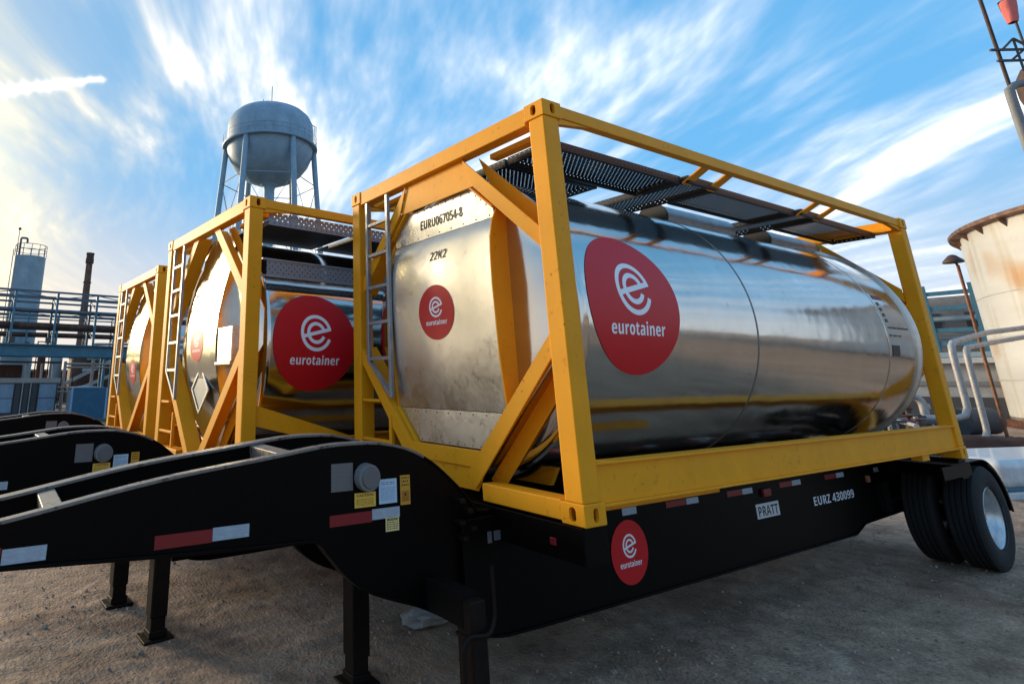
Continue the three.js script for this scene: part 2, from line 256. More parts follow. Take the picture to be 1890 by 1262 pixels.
M.cautionSmall = new THREE.MeshStandardMaterial({ roughness: .5, map: canvas(192, 224, (x, w, h) => { x.fillStyle = '#d6c887'; x.fillRect(0, 0, w, h); x.fillStyle = '#2b2010'; x.fillRect(20, 12, w - 40, 38); x.fillStyle = '#d6c887'; x.font = 'bold 28px sans-serif'; x.textAlign = 'center'; x.fillText('CAUTION', w / 2, 41); lines(x, w, 70, 210, 4, '#3e321c', .08); }) });
M.dataPrint = inkMat(canvas(512, 512, (x, w, h) => { x.clearRect(0, 0, w, h); const c = '#4a4240'; x.fillStyle = '#8a4038'; x.fillRect(10, 10, 190, 34); x.fillStyle = '#4f4744'; for (let i = 0; i < 4; i++) x.fillRect(20, 70 + i * 44, 44, 26); lines(x, 320, 262, 292, 1, c, .05); lines(x, 260, 322, 350, 1, c, .05); x.save(); x.translate(200, 0); lines(x, 260, 262, 292, 1, c, .05); x.restore(); x.fillStyle = '#3a3230'; x.fillRect(14, 400, 150, 80); }), .6);
M.placard = new THREE.MeshStandardMaterial({ color: lin(.34, .35, .35), roughness: .5, metalness: .2, map: rep(greyTone, 2) });
M.signYellow = new THREE.MeshStandardMaterial({ color: lin(.70, .48, .02), roughness: .5 });
M.signRed = new THREE.MeshStandardMaterial({ color: lin(.45, .03, .04), roughness: .5 });

// a flat rectangle of print lying on a plane that faces +z, in the xy plane
function decalXY(parent, name, mat, x0, x1, y0, y1, z, th = .003, o = {}) { const g = new THREE.PlaneGeometry(x1 - x0, y1 - y0).translate((x0 + x1) / 2, (y0 + y1) / 2, z + th); return part(parent, name, g, mat, { uv: false, ...o }); }
function labelXY(parent, name, mat, x0, x1, y0, y1, z, o = {}) {       // thin plate with the print on its front
  const g = new THREE.BoxGeometry(x1 - x0, y1 - y0, .003).translate((x0 + x1) / 2, (y0 + y1) / 2, z + .0015);
  return part(parent, name, g, mat, { uv: false, ...o });
}

// ---------------------------------------------------------------- the yard
const fall = (x) => lerp(-.115, .115, clamp((x + 4.2) / 12.6));      // the yard falls gently towards the front of the trailers
const bumpAt = (x, z) => .007 * n2(x * .35 + 3, z * 4.2) + .010 * n2(x * .8, z * .8) + .006 * n2(x * 2.3 + 9, z * 2.3) + .0035 * n2(x * 6.1, z * 6.1 + 4) + .0016 * n2(x * 15, z * 15);
const groundY = (x, z) => fall(x) + bumpAt(x, z) * smooth(60, 20, Math.hypot(x, z));
{
  const N = 420, pos = new Float32Array((N + 1) ** 2 * 3), uv = new Float32Array((N + 1) ** 2 * 2), col = new Float32Array((N + 1) ** 2 * 3), idx = [];
  const spread = (t) => { const s = Math.sign(t), a = Math.abs(t); return s * (9 * a + 520 * a ** 6); };
  for (let j = 0; j <= N; j++) for (let i = 0; i <= N; i++) {
    const x = 1.5 + spread(i / N * 2 - 1), z = -1.5 + spread(j / N * 2 - 1), k = j * (N + 1) + i;
    pos.set([x, groundY(x, z), z], k * 3); uv.set([x, z], k * 2);
    const a = fbm(x * .22, z * .30, 4), b = fbm(x * .9 + 4, z * 1.3, 4), c = smooth(.15, .6, fbm(x * .35 + 20, z * .5 - 7, 3)), e = smooth(.2, .6, fbm(x * .28 - 11, z * .4 + 5, 4));
    let r = .56 + .12 * a + .11 * b, g = .385 + .09 * a + .085 * b, bl = .265 + .065 * a + .068 * b;
    r = lerp(r, .38, c * .75); g = lerp(g, .225, c * .75); bl = lerp(bl, .145, c * .75);          // redder dirt
    r = lerp(r, .64, e * .65); g = lerp(g, .50, e * .65); bl = lerp(bl, .39, e * .65);              // crushed grey stone
    const st = smooth(.42, .62, fbm(x * .8 + 31, z * 1.4 - 3, 3)) * .55; r *= 1 - st * .45; g *= 1 - st * .5; bl *= 1 - st * .52;                                                                    // oil and damp stains
    const far = smooth(-20, -27, z) * smooth(0, .25, fbm(x * .1 + 2, z * .2, 3) + .25); r = lerp(r, .085, far); g = lerp(g, .066, far); bl = lerp(bl, .034, far);   // dry grass strip beyond the trailers
    col.set([r, g, bl], k * 3);
    if (i < N && j < N) { const p = k, q = k + N + 1; idx.push(p, q, p + 1, p + 1, q, q + 1); }
  }
  const g = new THREE.BufferGeometry(); g.setAttribute('position', new THREE.BufferAttribute(pos, 3)); g.setAttribute('uv', new THREE.BufferAttribute(uv, 2)); g.setAttribute('color', new THREE.BufferAttribute(col, 3)); g.setIndex(idx); g.computeVertexNormals();
  const dirt = noiseTex(1024, (u, v) => { const a = tfbm(u, v, 9, 5), b = tfbm(u + .3, v + .7, 60, 3), st = smooth(.42, .62, tfbm(u + .1, v, 85, 2)), dk = smooth(.35, .6, tfbm(u + .6, v + .2, 34, 3)); const k = .78 + .24 * a + .17 * b + .20 * st - .26 * dk; return [k, k * .985, k * .975]; });
  const dirtB = noiseTex(1024, (u, v) => { const k = .45 + .25 * tfbm(u, v, 14, 4) + .22 * tfbm(u + .3, v, 70, 3) + .25 * smooth(.4, .65, tfbm(u + .1, v, 85, 2)); return [k, k, k]; }, false);
  const m = new THREE.MeshStandardMaterial({ vertexColors: true, roughness: .96, map: rep(dirt, .37), bumpMap: rep(dirtB, .37), bumpScale: .035 });
  structure(new THREE.Mesh(g, m), 'ground', 'grey brown dirt and crushed stone yard under the trailers', 'ground');
  // loose stones
  const rock = new THREE.IcosahedronGeometry(1, 1), rp = rock.attributes.position; for (let i = 0; i < rp.count; i++) { const k = .8 + .35 * n3(rp.getX(i) * 1.3, rp.getY(i) * 1.3, rp.getZ(i) * 1.3); rp.setXYZ(i, rp.getX(i) * k, rp.getY(i) * k * .65, rp.getZ(i) * k); } rock.computeVertexNormals();
  const n = 9000, inst = new THREE.InstancedMesh(rock, new THREE.MeshStandardMaterial({ roughness: .95 }), n), mat = new THREE.Matrix4(), qq = new THREE.Quaternion(), eu = new THREE.Euler(), cc = new THREE.Color();
  for (let i = 0; i < n; i++) {
    let x, z; do { x = -4.5 + rnd() * 13; z = 2.1 - rnd() * 8; } while (n2(x * .7, z * .7 + 30) < rnd() * 1.4 - .9);
    const s = .003 + .012 * rnd() ** 3 + (rnd() < .010 ? .016 : 0); eu.set(rnd() * 6, rnd() * 6, rnd() * 6); mat.compose(new THREE.Vector3(x, groundY(x, z) + s * .25, z), qq.setFromEuler(eu), new THREE.Vector3(s, s, s)); inst.setMatrixAt(i, mat);
    const k = .16 + .26 * rnd() ** 1.5; inst.setColorAt(i, cc.setRGB(k * 1.12, k, k * .86));
  }
  inst.name = 'gravel'; inst.userData = { kind: 'stuff', label: 'loose small stones scattered over the dirt yard', category: 'gravel' }; inst.castShadow = inst.receiveShadow = true; scene.add(inst);
}

// ---------------------------------------------------------------- tank containers
const L = 6.058, HT = 2.591, WD = 2.438, CZ = -WD / 2;
const casting = (() => {                                  // corner casting at the near front bottom corner: x 0..0.178, y 0..0.118, z 0..-0.162
  const ev = new Evaluator(); ev.useGroups = false;
  const oval = (w, h) => { const s = new THREE.Shape(), r = w / 2, k = h / 2 - r; s.absarc(0, k, r, 0, Math.PI); s.absarc(0, -k, r, Math.PI, 2 * Math.PI); return new THREE.ExtrudeGeometry(s, { depth: .5, bevelEnabled: false, curveSegments: 10 }); };
  let b = new Brush(box(-.003, .178, 0, .118, .003, -.162, .008)); b.updateMatrixWorld();
  const cut = (g) => { const c = new Brush(clean(g)); c.updateMatrixWorld(); b = ev.evaluate(b, c, SUBTRACTION); };
  cut(box(.02, .16, .014, .104, -.018, -.15, 0));
  cut(oval(.045, .075).translate(.089, .059, -.1));                        // hole in the long side
  cut(oval(.045, .075).rotateY(Math.PI / 2).translate(-.4, .059, -.081));  // hole in the end
  const g = b.geometry; return clean(g.index ? g.toNonIndexed() : g);
})();
const castAt = (far, rear, top) => { let g = casting.clone(); if (top) g = g.translate(0, HT - .118, 0); if (far) g = mirrorZ(g, CZ); if (rear) g = mirrorX(g, L / 2); return g; };

// a surface swept along x from a radius profile, uv in metres; th 0 = top, growing towards the near side
const TR = 1.16, TY = 1.22;
function sweptX(profile, seg = 96, a0 = 0, a1 = 2 * Math.PI, uvUnit = false, R = TR) {
  const pos = [], uv = [], idx = [], n = profile.length;
  for (let i = 0; i < n; i++) for (let j = 0; j <= seg; j++) { const a = lerp(a0, a1, j / seg), [x, r] = profile[i]; pos.push(x, TY + r * Math.cos(a), CZ + r * Math.sin(a)); if (uvUnit) uv.push(i / (n - 1), 1 - j / seg); else uv.push(x, a * R); }
  for (let i = 0; i < n - 1; i++) for (let j = 0; j < seg; j++) { const p = i * (seg + 1) + j, q = p + seg + 1; idx.push(p, p + 1, q, q, p + 1, q + 1); }
  const g = new THREE.BufferGeometry(); g.setAttribute('position', new THREE.Float32BufferAttribute(pos, 3)); g.setAttribute('uv', new THREE.Float32BufferAttribute(uv, 2)); g.setIndex(idx); g.computeVertexNormals(); return g;
}
const discUV = (g) => g;
// channel-section brace between two end-frame points: front flange, rear flange and a web along its inner edge
function brace(quad, x0, x1, webEdge, out) {
  const list = [plateZY(quad, x0, x0 + .012), plateZY(quad.map(([z, y], i) => (z > -.13 ? [z, y + (out[1] > 0 ? 1 : -1) * (out[0] + Math.abs(out[1]))] : [z + out[0], y + out[1]])), x1 - .012, x1)];
  const [a, b] = webEdge, dz = b[0] - a[0], dy = b[1] - a[1], l = Math.hypot(dz, dy), nz = -dy / l * .012, ny = dz / l * .012;
  list.push(plateZY([a, b, [b[0] + nz, b[1] + ny], [a[0] + nz, a[1] + ny]], x0 + .011, x1 - .011, .001)); return merge(list);
}
const wideProf = [[.098, 1.93], [.066, 1.86], [.048, 1.78], [.037, 1.65], [.034, 1.5], [.036, 1.35], [.042, 1.2], [.050, 1.02], [.062, .86], [.080, .70], [.098, .57]];
const narrowProf = [[.235, 2.445], [.215, 2.28], [.19, 2.10], [.152, 1.93], [.105, 1.75], [.068, 1.56], [.05, 1.36], [.05, 1.16], [.07, .96], [.11, .76], [.165, .56], [.21, .36], [.24, .14]];
const mz = (p) => p.map(([z, y]) => [-WD - z, y]);

function tankContainer(label, pos, turn, o = {}) {
  const t = thing('tank_container', label, 'tank container', 'tank containers on trailers', pos, turn), Y = M.yellow;
  for (const far of [0, 1]) for (const rear of [0, 1]) for (const top of [0, 1]) part(t, 'corner_casting', castAt(far, rear, top), Y);
  for (const far of [0, 1]) for (const rear of [0, 1]) { let g = clean(box(.004, .150, .116, HT - .116, -.004, -.135, .012)); if (far) g = mirrorZ(g, CZ); if (rear) g = mirrorX(g, L / 2); part(t, 'corner_post', g, Y); }
  for (const rear of [0, 1]) {
    let g = clean(box(.006, .120, 2.452, HT - .006, -.160, -WD + .160, .01)); if (rear) g = mirrorX(g, L / 2); part(t, 'end_rail', g, Y);
    // octagonal end ring and its braces
    const nar = o.narrow && !rear, up = nar ? [[-.85, 2.454], [-.12, 1.70], [-.12, 1.545], [-1.00, 2.454]] : [[-.855, 2.454], [-.12, 1.712], [-.12, 1.570], [-.755, 2.208]], dn = nar ? [[-.12, 1.19], [-.12, 1.04], [-1.00, .07], [-1.14, .07]] : [[-.12, 1.088], [-.12, .945], [-.885, .070], [-.955, .170]];
    const hw = nar ? .42 : .616;
    for (const far of [0, 1]) {
      let a = brace(up, .045, .215, [up[3], up[2]], [.03, .03]), b = brace(dn, .025, .205, [dn[0], dn[3]], [.05, -.05]);
      if (far) { a = mirrorZ(a, CZ); b = mirrorZ(b, CZ); } if (rear) { a = mirrorX(a, L / 2); b = mirrorX(b, L / 2); }
      part(t, 'diagonal_brace', a, Y); part(t, 'diagonal_brace', b, Y);
      if (nar) { let s = clean(plateXY(narrowProf.map(([x, y]) => [x + .004, y]).concat([[.42, .14], [.42, 2.445]]), CZ + hw - .002, CZ + hw + .004, .0008)); if (far) s = mirrorZ(s, CZ); part(t, 'side_plate', s, M.mirror); continue; }
      let s = clean(plateXY([[.137, 2.02], [.075, 1.90], [.047, 1.78], [.038, 1.65], [.036, 1.45], [.044, 1.25], [.055, .95], [.085, .65], [.10, .56], [.24, .56], [.24, 2.02]].map(([x, y]) => [x - .012, y]), CZ + .617, CZ + .629, .001));
      if (far) s = mirrorZ(s, CZ); if (rear) s = mirrorX(s, L / 2); part(t, 'side_plate', s, Y);
      // closing strips of the ring between the flat plates
      for (const q of [[[.40, 2.21], [.625, 2.0]], [[.60, .57], [.36, .31]]]) {
        const [p1, p2] = q, dz = p2[0] - p1[0], dy = p2[1] - p1[1], l = Math.hypot(dz, dy), nz = (dy < 0 && p1[1] > 1 ? 1 : 1) * -dy / l, ny = dz / l;
        let e = clean(plateZY([[CZ + p1[0], p1[1]], [CZ + p2[0], p2[1]], [CZ + p2[0] + nz * .014, p2[1] + ny * .014], [CZ + p1[0] + nz * .014, p1[1] + ny * .014]], .065, .24, .001));
        if (far) e = mirrorZ(e, CZ); if (rear) e = mirrorX(e, L / 2); part(t, 'ring_strip', e, Y);
      }
    }
    if (!nar) {
    let tp = clean(plateZY([[CZ + .364, 2.456], [CZ + .464, 2.206], [CZ - .464, 2.206], [CZ - .364, 2.456]], .060, .075)); if (rear) tp = mirrorX(tp, L / 2); part(t, 'end_plate', tp, Y);
    let bp = clean(plateZY([[CZ + .335, .055], [CZ + .47, .315], [CZ - .47, .315], [CZ - .335, .055]], .046, .060)); if (rear) bp = mirrorX(bp, L / 2); part(t, 'end_plate', bp, Y);
    let br = clean(merge([plateZY([[CZ + .36, .205], [CZ + .44, .312], [CZ - .44, .312], [CZ - .36, .205]], .028, .044)])); if (rear) br = mirrorX(br, L / 2); part(t, 'ring_strip', br, Y); }
    // lower end rail, cut away for the trailer's neck at the front
    for (const far of [0, 1]) { let e = clean(box(.004, .150, .012, .122, -.160, rear ? CZ - .0 : -.80, .008)); if (far) e = mirrorZ(e, CZ); if (rear) e = mirrorX(e, L / 2); part(t, 'lower_rail', e, Y); }
    // head cladding
    const flat = (pts) => { let g = clean(plateZY(pts.map(([z, y]) => [CZ + z, y]), .100, .104, .0008)); return rear ? mirrorX(g, L / 2) : g; };
    if (!nar) { part(t, 'head_panel', flat([[.395, 2.204], [.612, 1.998], [.612, 1.934], [-.612, 1.934], [-.612, 1.998], [-.395, 2.204]]), o.head ?? M.sheet, { label: rear ? undefined : 'dull riveted top panel' });
    part(t, 'head_panel', flat([[.590, .566], [.352, .318], [-.352, .318], [-.590, .566]]), o.head ?? M.sheet); }
    const prof = nar ? narrowProf : wideProf, curve = new THREE.SplineCurve(prof.map(([x, y]) => new THREE.Vector2(x, y))).getPoints(30), N = 24, ps = [], us = [], ix = [];
    curve.forEach((c, i) => { for (let j = 0; j <= N; j++) { const z = lerp(hw, -hw, j / N); ps.push(c.x + (o.bulge ?? 0) * 0 , c.y, CZ + z); us.push(z, c.y); if (i < 30 && j < N) { const p = i * (N + 1) + j, q = p + N + 1; ix.push(p, q, p + 1, p + 1, q, q + 1); } } });
    let hg = new THREE.BufferGeometry(); hg.setAttribute('position', new THREE.Float32BufferAttribute(ps, 3)); hg.setAttribute('uv', new THREE.Float32BufferAttribute(us, 2)); hg.setIndex(ix); hg.computeVertexNormals(); hg = clean(hg); if (rear) hg = mirrorX(hg, L / 2);
    part(t, 'head_sheet', hg, o.sheet ?? M.steel, { uv: false });
    if (!rear && !nar) {
      const rv = []; const put = (x, y, z) => rv.push(new THREE.SphereGeometry(.0075, 6, 4).scale(.5, 1, 1).translate(x, y, z));
      for (let i = 0; i < 9; i++) { put(.100, 1.955, CZ + lerp(.57, -.57, i / 8)); put(.100, 2.185, CZ + lerp(.37, -.37, i / 8)); put(.100, .545, CZ + lerp(.54, -.54, i / 8)); put(.100, .335, CZ + lerp(.33, -.33, i / 8)); }
      for (const s of [-1, 1]) for (let i = 1; i < 4; i++) { put(.100, lerp(2.19, 2.0, i / 4), CZ + s * lerp(.385, .595, i / 4)); }
      for (let i = 0; i < 9; i++) rv.push(new THREE.SphereGeometry(.009, 6, 4).translate(.245, lerp(1.85, .65, i / 8), CZ + .640));
      part(t, 'rivets', rv, M.rivet, { kind: 'stuff', uv: false });
    }
  }
  // step frame under the ladder
  part(t, 'step', box(.010, .050, .600, .625, -2.29, -2.02, .004), Y); part(t, 'step', box(.010, .050, .275, .300, -2.29, -1.86, .004), Y);
  part(t, 'step_post', box(.012, .048, .13, .50, -1.885, -1.85, .004), Y);
  // side rails
  for (const far of [0, 1]) {
    let g = clean(box(.170, L - .170, 2.492, HT - .010, -.012, -.075, .006)); if (far) g = mirrorZ(g, CZ); part(t, 'top_side_rail', g, Y);
    g = merge([box(.145, L - .145, .104, .312, -.030, -.042, .002), box(.145, L - .145, .312, .326, -.004, -.100, .003), box(.145, L - .145, .090, .104, -.004, -.100, .003)]); if (far) g = mirrorZ(g, CZ); part(t, 'side_beam', g, Y);
    g = merge([box(.20, 1.75, .004, .096, -.22, -.34, .006)]); if (far) g = mirrorZ(g, CZ); part(t, 'inner_beam', g, Y);
    g = clean(box(4.95, 5.12, .030, .092, -.03, -.12, .004)); if (far) g = mirrorZ(g, CZ); part(t, 'load_pad', g, Y);
    for (const rear of [0, 1]) {
      // brackets between the side plate of the head and the posts
      g = merge([plateXY([[.14, 2.44], [.14, 2.49], [.50, 2.49]], -.02, -.06)]); if (far) g = mirrorZ(g, CZ); if (rear) g = mirrorX(g, L / 2); part(t, 'gusset', g, Y);
      if (o.sideBrace) { g = clean(plateXY([[.14, .64], [1.30, .30], [.82, .30], [.14, .46]], -.045, -.085)); if (far) g = mirrorZ(g, CZ); if (rear) g = mirrorX(g, L / 2); part(t, 'side_brace', g, Y); }
    }
  }
  // the vessel
  const shellProf = [[.20, .02], [.20, .80], [.208, .95], [.222, 1.045], [.242, 1.10], [.262, 1.135], [.285, 1.154], [.305, TR], [1.6, TR], [2.6, TR], [3.6, TR], [4.6, TR], [5.64, TR], [5.70, 1.15], [5.75, 1.10], [5.80, 1.0], [5.84, .85], [5.87, .6], [5.88, .02]];
  const shellR = (x) => { for (let i = 2; i < shellProf.length; i++) if (shellProf[i][0] >= x) { const [a, ra] = shellProf[i - 1], [b, rb] = shellProf[i]; return lerp(ra, rb, clamp((x - a) / (b - a))); } return TR; };
  part(t, 'vessel_shell', sweptX(shellProf, 128), M.polished, { uv: false });
  for (const x of [2.36, 4.92]) part(t, 'seam_band', sweptX([[x - .010, TR - .001], [x - .008, TR + .003], [x + .008, TR + .003], [x + .010, TR - .001]], 128), x < 3 ? M.rivet : M.polished, { uv: false });
  part(t, 'end_hoop', sweptX([[5.672, 1.10], [5.672, 1.183], [5.69, 1.19], [5.708, 1.183], [5.708, 1.10]], 128), M.sheet, { uv: false });
  for (const x of [.64, 5.32]) part(t, 'saddle', plateZY([[CZ - .45, .06], [CZ + .45, .06], [CZ + .62, .36], [CZ + .4, .24], [CZ, .16], [CZ - .4, .24], [CZ - .62, .36]], x - .02, x + .02), Y);
  // walkway on top
  const WY = 2.468;
  const sheets = [[.36, 1.97, -.25, -.67], [2.46, 3.97, -.25, -.67], [4.45, 5.92, -.25, -.67], [1.99, 2.44, -.20, -1.17], [3.99, 4.43, -.20, -1.17], [.36, 1.97, -1.77, -2.19], [2.46, 3.97, -1.77, -2.19], [4.45, 5.92, -1.77, -2.19], [1.99, 2.44, -1.20, -2.22], [3.99, 4.43, -1.20, -2.22], [.36, 1.47, -.70, -1.74]];
  for (const [x0, x1, z0, z1] of sheets) { if (o.meshPanel && z0 > CZ) continue;
    const g = merge([new THREE.PlaneGeometry(x1 - x0, Math.abs(z1 - z0)).rotateX(-Math.PI / 2).translate((x0 + x1) / 2, WY, (z0 + z1) / 2), new THREE.PlaneGeometry(x1 - x0, .05).translate((x0 + x1) / 2, WY - .025, z0), new THREE.PlaneGeometry(x1 - x0, .05).translate((x0 + x1) / 2, WY - .025, z1), new THREE.PlaneGeometry(Math.abs(z1 - z0), .05).rotateY(Math.PI / 2).translate(x0, WY - .025, (z0 + z1) / 2), new THREE.PlaneGeometry(Math.abs(z1 - z0), .05).rotateY(Math.PI / 2).translate(x1, WY - .025, (z0 + z1) / 2)]);
    const s = part(t, 'walkway_panel', g, M.mesh);
    part(s, 'panel_frame', [box(x0, x1, WY - .062, WY - .048, z0, z0 - .03, 0), box(x0, x1, WY - .062, WY - .048, z1 + .03, z1, 0), box(x0, x0 + .025, WY - .060, WY - .046, z0, z1, 0), box(x1 - .025, x1, WY - .060, WY - .046, z0, z1, 0)], M.walkSteel);
  }
  for (const far of [0, 1]) for (const x of [2.03, 2.40, 4.03, 4.39]) {
    let g = clean(plateXY([[-.055, 0], [.055, 0], [.055, .012], [-.055, .012]], 0, .20, .001).rotateX(-.48).translate(x, 2.402, -.245)); if (far) g = mirrorZ(g, CZ); part(t, 'walkway_bracket', g, Y);
  }
  for (const far of [0, 1]) { let g = clean(box(5.86, 5.95, 2.45, 2.49, -.08, -.62, .004)); if (far) g = mirrorZ(g, CZ); part(t, 'walkway_bracket', g, Y); g = clean(box(.22, .30, 2.44, 2.485, -.16, -.72, .004)); if (far) g = mirrorZ(g, CZ); part(t, 'walkway_bracket', g, Y); }
  // valve boxes on the crown of the vessel
  if (!o.meshPanel) for (const x of [2.5, 4.5]) { const v = part(t, 'valve_box', new THREE.CylinderGeometry(.14, .14, 1.25, 24).rotateZ(Math.PI / 2).translate(x + .75, 2.35, -.92), M.alu, { uv: false }); part(v, 'end_lid', [new THREE.CylinderGeometry(.15, .15, .03, 24).rotateZ(Math.PI / 2).translate(x + .115, 2.35, -.92)], M.walkSteel, { uv: false }); }
  part(t, 'manhole', [new THREE.CylinderGeometry(.30, .32, .14, 32).translate(3.0, 2.37, CZ - .1)], M.alu, { uv: false });
  // ladder at the front, far side
  const lr = [part(t, 'ladder_rail', box(-.004, .030, .945, 2.440, -2.185, -2.150, .004), M.alu), part(t, 'ladder_rail', box(-.004, .030, .640, 2.440, -1.850, -1.815, .004), M.alu)];
  part(t, 'ladder_rail', bar([.013, .955, -2.167], [.013, .655, -1.835], .03, .03), M.alu);
  for (const y of [2.205, 1.91, 1.607, 1.284, .969]) part(t, 'rung', box(0, .026, y - .016, y + .016, -2.150, -1.850, .004), M.alu);
  // print
  if (o.number) {
    part(t, 'lettering', new THREE.PlaneGeometry(.555, .122).rotateY(-Math.PI / 2).translate(.097, 2.062, -1.20), M.number, { uv: false, label: 'black container number on the top panel' });
    part(t, 'lettering', new THREE.PlaneGeometry(.215, .105).rotateY(-Math.PI / 2).rotateZ(0).translate(.041, 1.752, -1.19), M.code, { uv: false, label: 'black size code below the number' });
  }
  // emblem on the head sheet (follows its curve) and on the near flank of the vessel
  {
    const cx = o.headEmblem ?? [1.30, -1.235, .215], N = 16, ps = [], us = [], ix = []; const pr = new THREE.SplineCurve((o.narrow ? narrowProf : wideProf).map(([x, y]) => new THREE.Vector2(x, y))).getPoints(120);
    const xAt = (y) => { for (let i = 1; i < pr.length; i++) if (pr[i].y <= y) { const k = (y - pr[i].y) / (pr[i - 1].y - pr[i].y); return lerp(pr[i].x, pr[i - 1].x, k); } return .098; };
    for (let i = 0; i <= N; i++) for (let j = 0; j <= N; j++) { const y = cx[0] + (i / N - .5) * 2 * cx[2], z = cx[1] + (.5 - j / N) * -2 * cx[2]; ps.push(xAt(y) - .003, y, z); us.push(j / N, i / N); if (i < N && j < N) { const p = i * (N + 1) + j, q = p + N + 1; ix.push(p, p + 1, q, q, p + 1, q + 1); } }
    const g = new THREE.BufferGeometry(); g.setAttribute('position', new THREE.Float32BufferAttribute(ps, 3)); g.setAttribute('uv', new THREE.Float32BufferAttribute(us, 2)); g.setIndex(ix); g.computeVertexNormals();
    part(t, 'emblem', g, M.emblem, { uv: false, label: 'red round emblem on the head' });
    const [ex, ey, er] = o.sideEmblem ?? [.81, 1.30, .495], am = Math.acos((ey - TY) / TR), da = er / TR;
    const n = 40, prf = []; for (let i = 0; i <= n; i++) { const x = ex - er + 2 * er * i / n; prf.push([x, shellR(x) + .003]); }
    part(t, 'emblem', sweptX(prf, 40, am - da, am + da, true), M.emblem, { uv: false, label: 'large red round emblem on the flank' });
  }
  if (o.data) { const prf = []; for (let i = 0; i <= 12; i++) prf.push([4.98 + .62 * i / 12, TR + .003]);  part(t, 'lettering', sweptX(prf, 20, 1.18, 1.78, true), M.dataPrint, { uv: false, label: 'dark data marks near the rear end' }); }
  if (o.meshPanel) { part(t, 'guard_panel', new THREE.PlaneGeometry(L - .5, .15).translate(L / 2, 1.92, -.10), M.meshPale, { label: 'pale perforated strip along the upper flank' }); part(t, 'guard_rail', [box(.2, L - .2, 1.995, 2.01, -.09, -.12, 0), box(.2, L - .2, 1.83, 1.845, -.09, -.12, 0)], M.alu); }
  if (o.meshPanel) {
    part(t, 'fascia', new THREE.PlaneGeometry(L - .5, .13).translate(L / 2, 2.415, -.085), M.meshPale, { label: 'perforated fascia under the top rail' });
    for (let i = 0; i < 5; i++) { const x0 = .26 + i * 1.1, d = part(t, 'deck_plate', [box(x0, x0 + 1.06, 2.396, 2.40, -.09, -1.02, 0)], M.deck); part(d, 'deck_rib', [box(x0, x0 + .04, 2.355, 2.395, -.10, -.70, 0)], M.deck); }
  }
  if (o.placard) { const g = new THREE.BoxGeometry(.006, .33, .33).rotateX(Math.PI / 4); part(t, 'placard', [g.translate(.088, .76, -1.24)], M.placard, { label: 'pale diamond placard frame on the head' }); part(t, 'placard_frame', [0, 1, 2, 3].map((i) => new THREE.BoxGeometry(.014, .022, .345).translate(0, .165, 0).rotateX(Math.PI / 4 + i * Math.PI / 2).translate(.082, .76, -1.24)), M.alu); part(t, 'document_box', [box(.05, .22, 1.03, 1.37, -.40, -.75, .01)], M.sheet); part(t, 'document_lid', [box(.035, .225, 1.0, 1.03, -.39, -.77, .004)], M.alu); }
  return t;
}
tankContainer('large yellow framed polished tank container in front with red emblem and number panel', [0, BASE, 0], 0, { number: true, data: true });
tankContainer('second yellow framed tank container with diamond placard, behind the large front one', [-.99, BASE - .07, -2.70], .074, { sideBrace: true, meshPanel: true, placard: true, narrow: true, sheet: M.mirror, headEmblem: [1.24, -1.33, .195], sideEmblem: [.80, 1.22, .485] });
tankContainer('farthest yellow framed tank container, nearest the blue box and pipe rack', [-.97, BASE - .10, -6.55], .066, { sideBrace: true, meshPanel: true, narrow: true, sheet: M.mirror, headEmblem: [1.03, -1.2, .19], sideEmblem: [3.0, 1.22, .50] });

// ---------------------------------------------------------------- trailers
function alongProfile(pts, th, up) {                     // flange: a strip of thickness th that follows a profile in xy
  const a = [], b = [];
  pts.forEach((p, i) => { const q = pts[Math.max(0, i - 1)], r = pts[Math.min(pts.length - 1, i + 1)], dx = r[0] - q[0], dy = r[1] - q[1], l = Math.hypot(dx, dy), s = up ? 1 : -1; a.push(p); b.push([p[0] - dy / l * th * s, p[1] + dx / l * th * s]); });
  return a.concat(b.reverse());
}
const curveXY = (pts, n) => new THREE.SplineCurve(pts.map(([x, y]) => new THREE.Vector2(x, y))).getPoints(n).map((p) => [p.x, p.y]);
const neckTop = curveXY([[-3.45, .09], [-2.8, .19], [-2.16, .302], [-1.57, .372], [-1.25, .410], [-1.04, .418], [-.85, .408], [-.66, .366], [-.50, .292], [-.36, .190], [-.24, .085], [-.14, -.03]], 60);
const neckBottom = curveXY([[-3.45, .05], [-2.8, .028], [-2.1, -.012], [-1.5, -.038], [-1.29, -.05], [-1.20, -.13], [-1.10, -.235], [-.98, -.325], [-.84, -.385], [-.6, -.47], [-.33, -.60], [-.12, -.70], [.06, -.73]], 60);
const tyreGeo = (() => {
  const R = .505, pr = [[.292, -.115], [.31, -.128], [.38, -.138], [.45, -.134], [.485, -.122], [R, -.105]];
  for (const z of [-.066, -.024, .024, .066]) { pr.push([R, z - .007], [R - .016, z - .005], [R - .016, z + .005], [R, z + .007]); }
  pr.push([R, .105], [.485, .122], [.45, .134], [.38, .138], [.31, .128], [.292, .115]);
  return toCreasedNormals(lathe(pr, 72, 0), .6).rotateX(Math.PI / 2);
})();
const rimGeo = toCreasedNormals(lathe([[.300, .128], [.306, .118], [.292, .108], [.276, .09], [.266, .05], [.25, -.005], [.215, -.04], [.16, -.052], [.11, -.054], [.10, -.035], [.085, -.025], [0, -.022]].reverse(), 64, 0), .7).rotateX(Math.PI / 2);
const rimBack = lathe([[.292, -.12], [.285, -.1], [.28, -.07], [.10, -.065]], 48, 0).rotateX(Math.PI / 2);

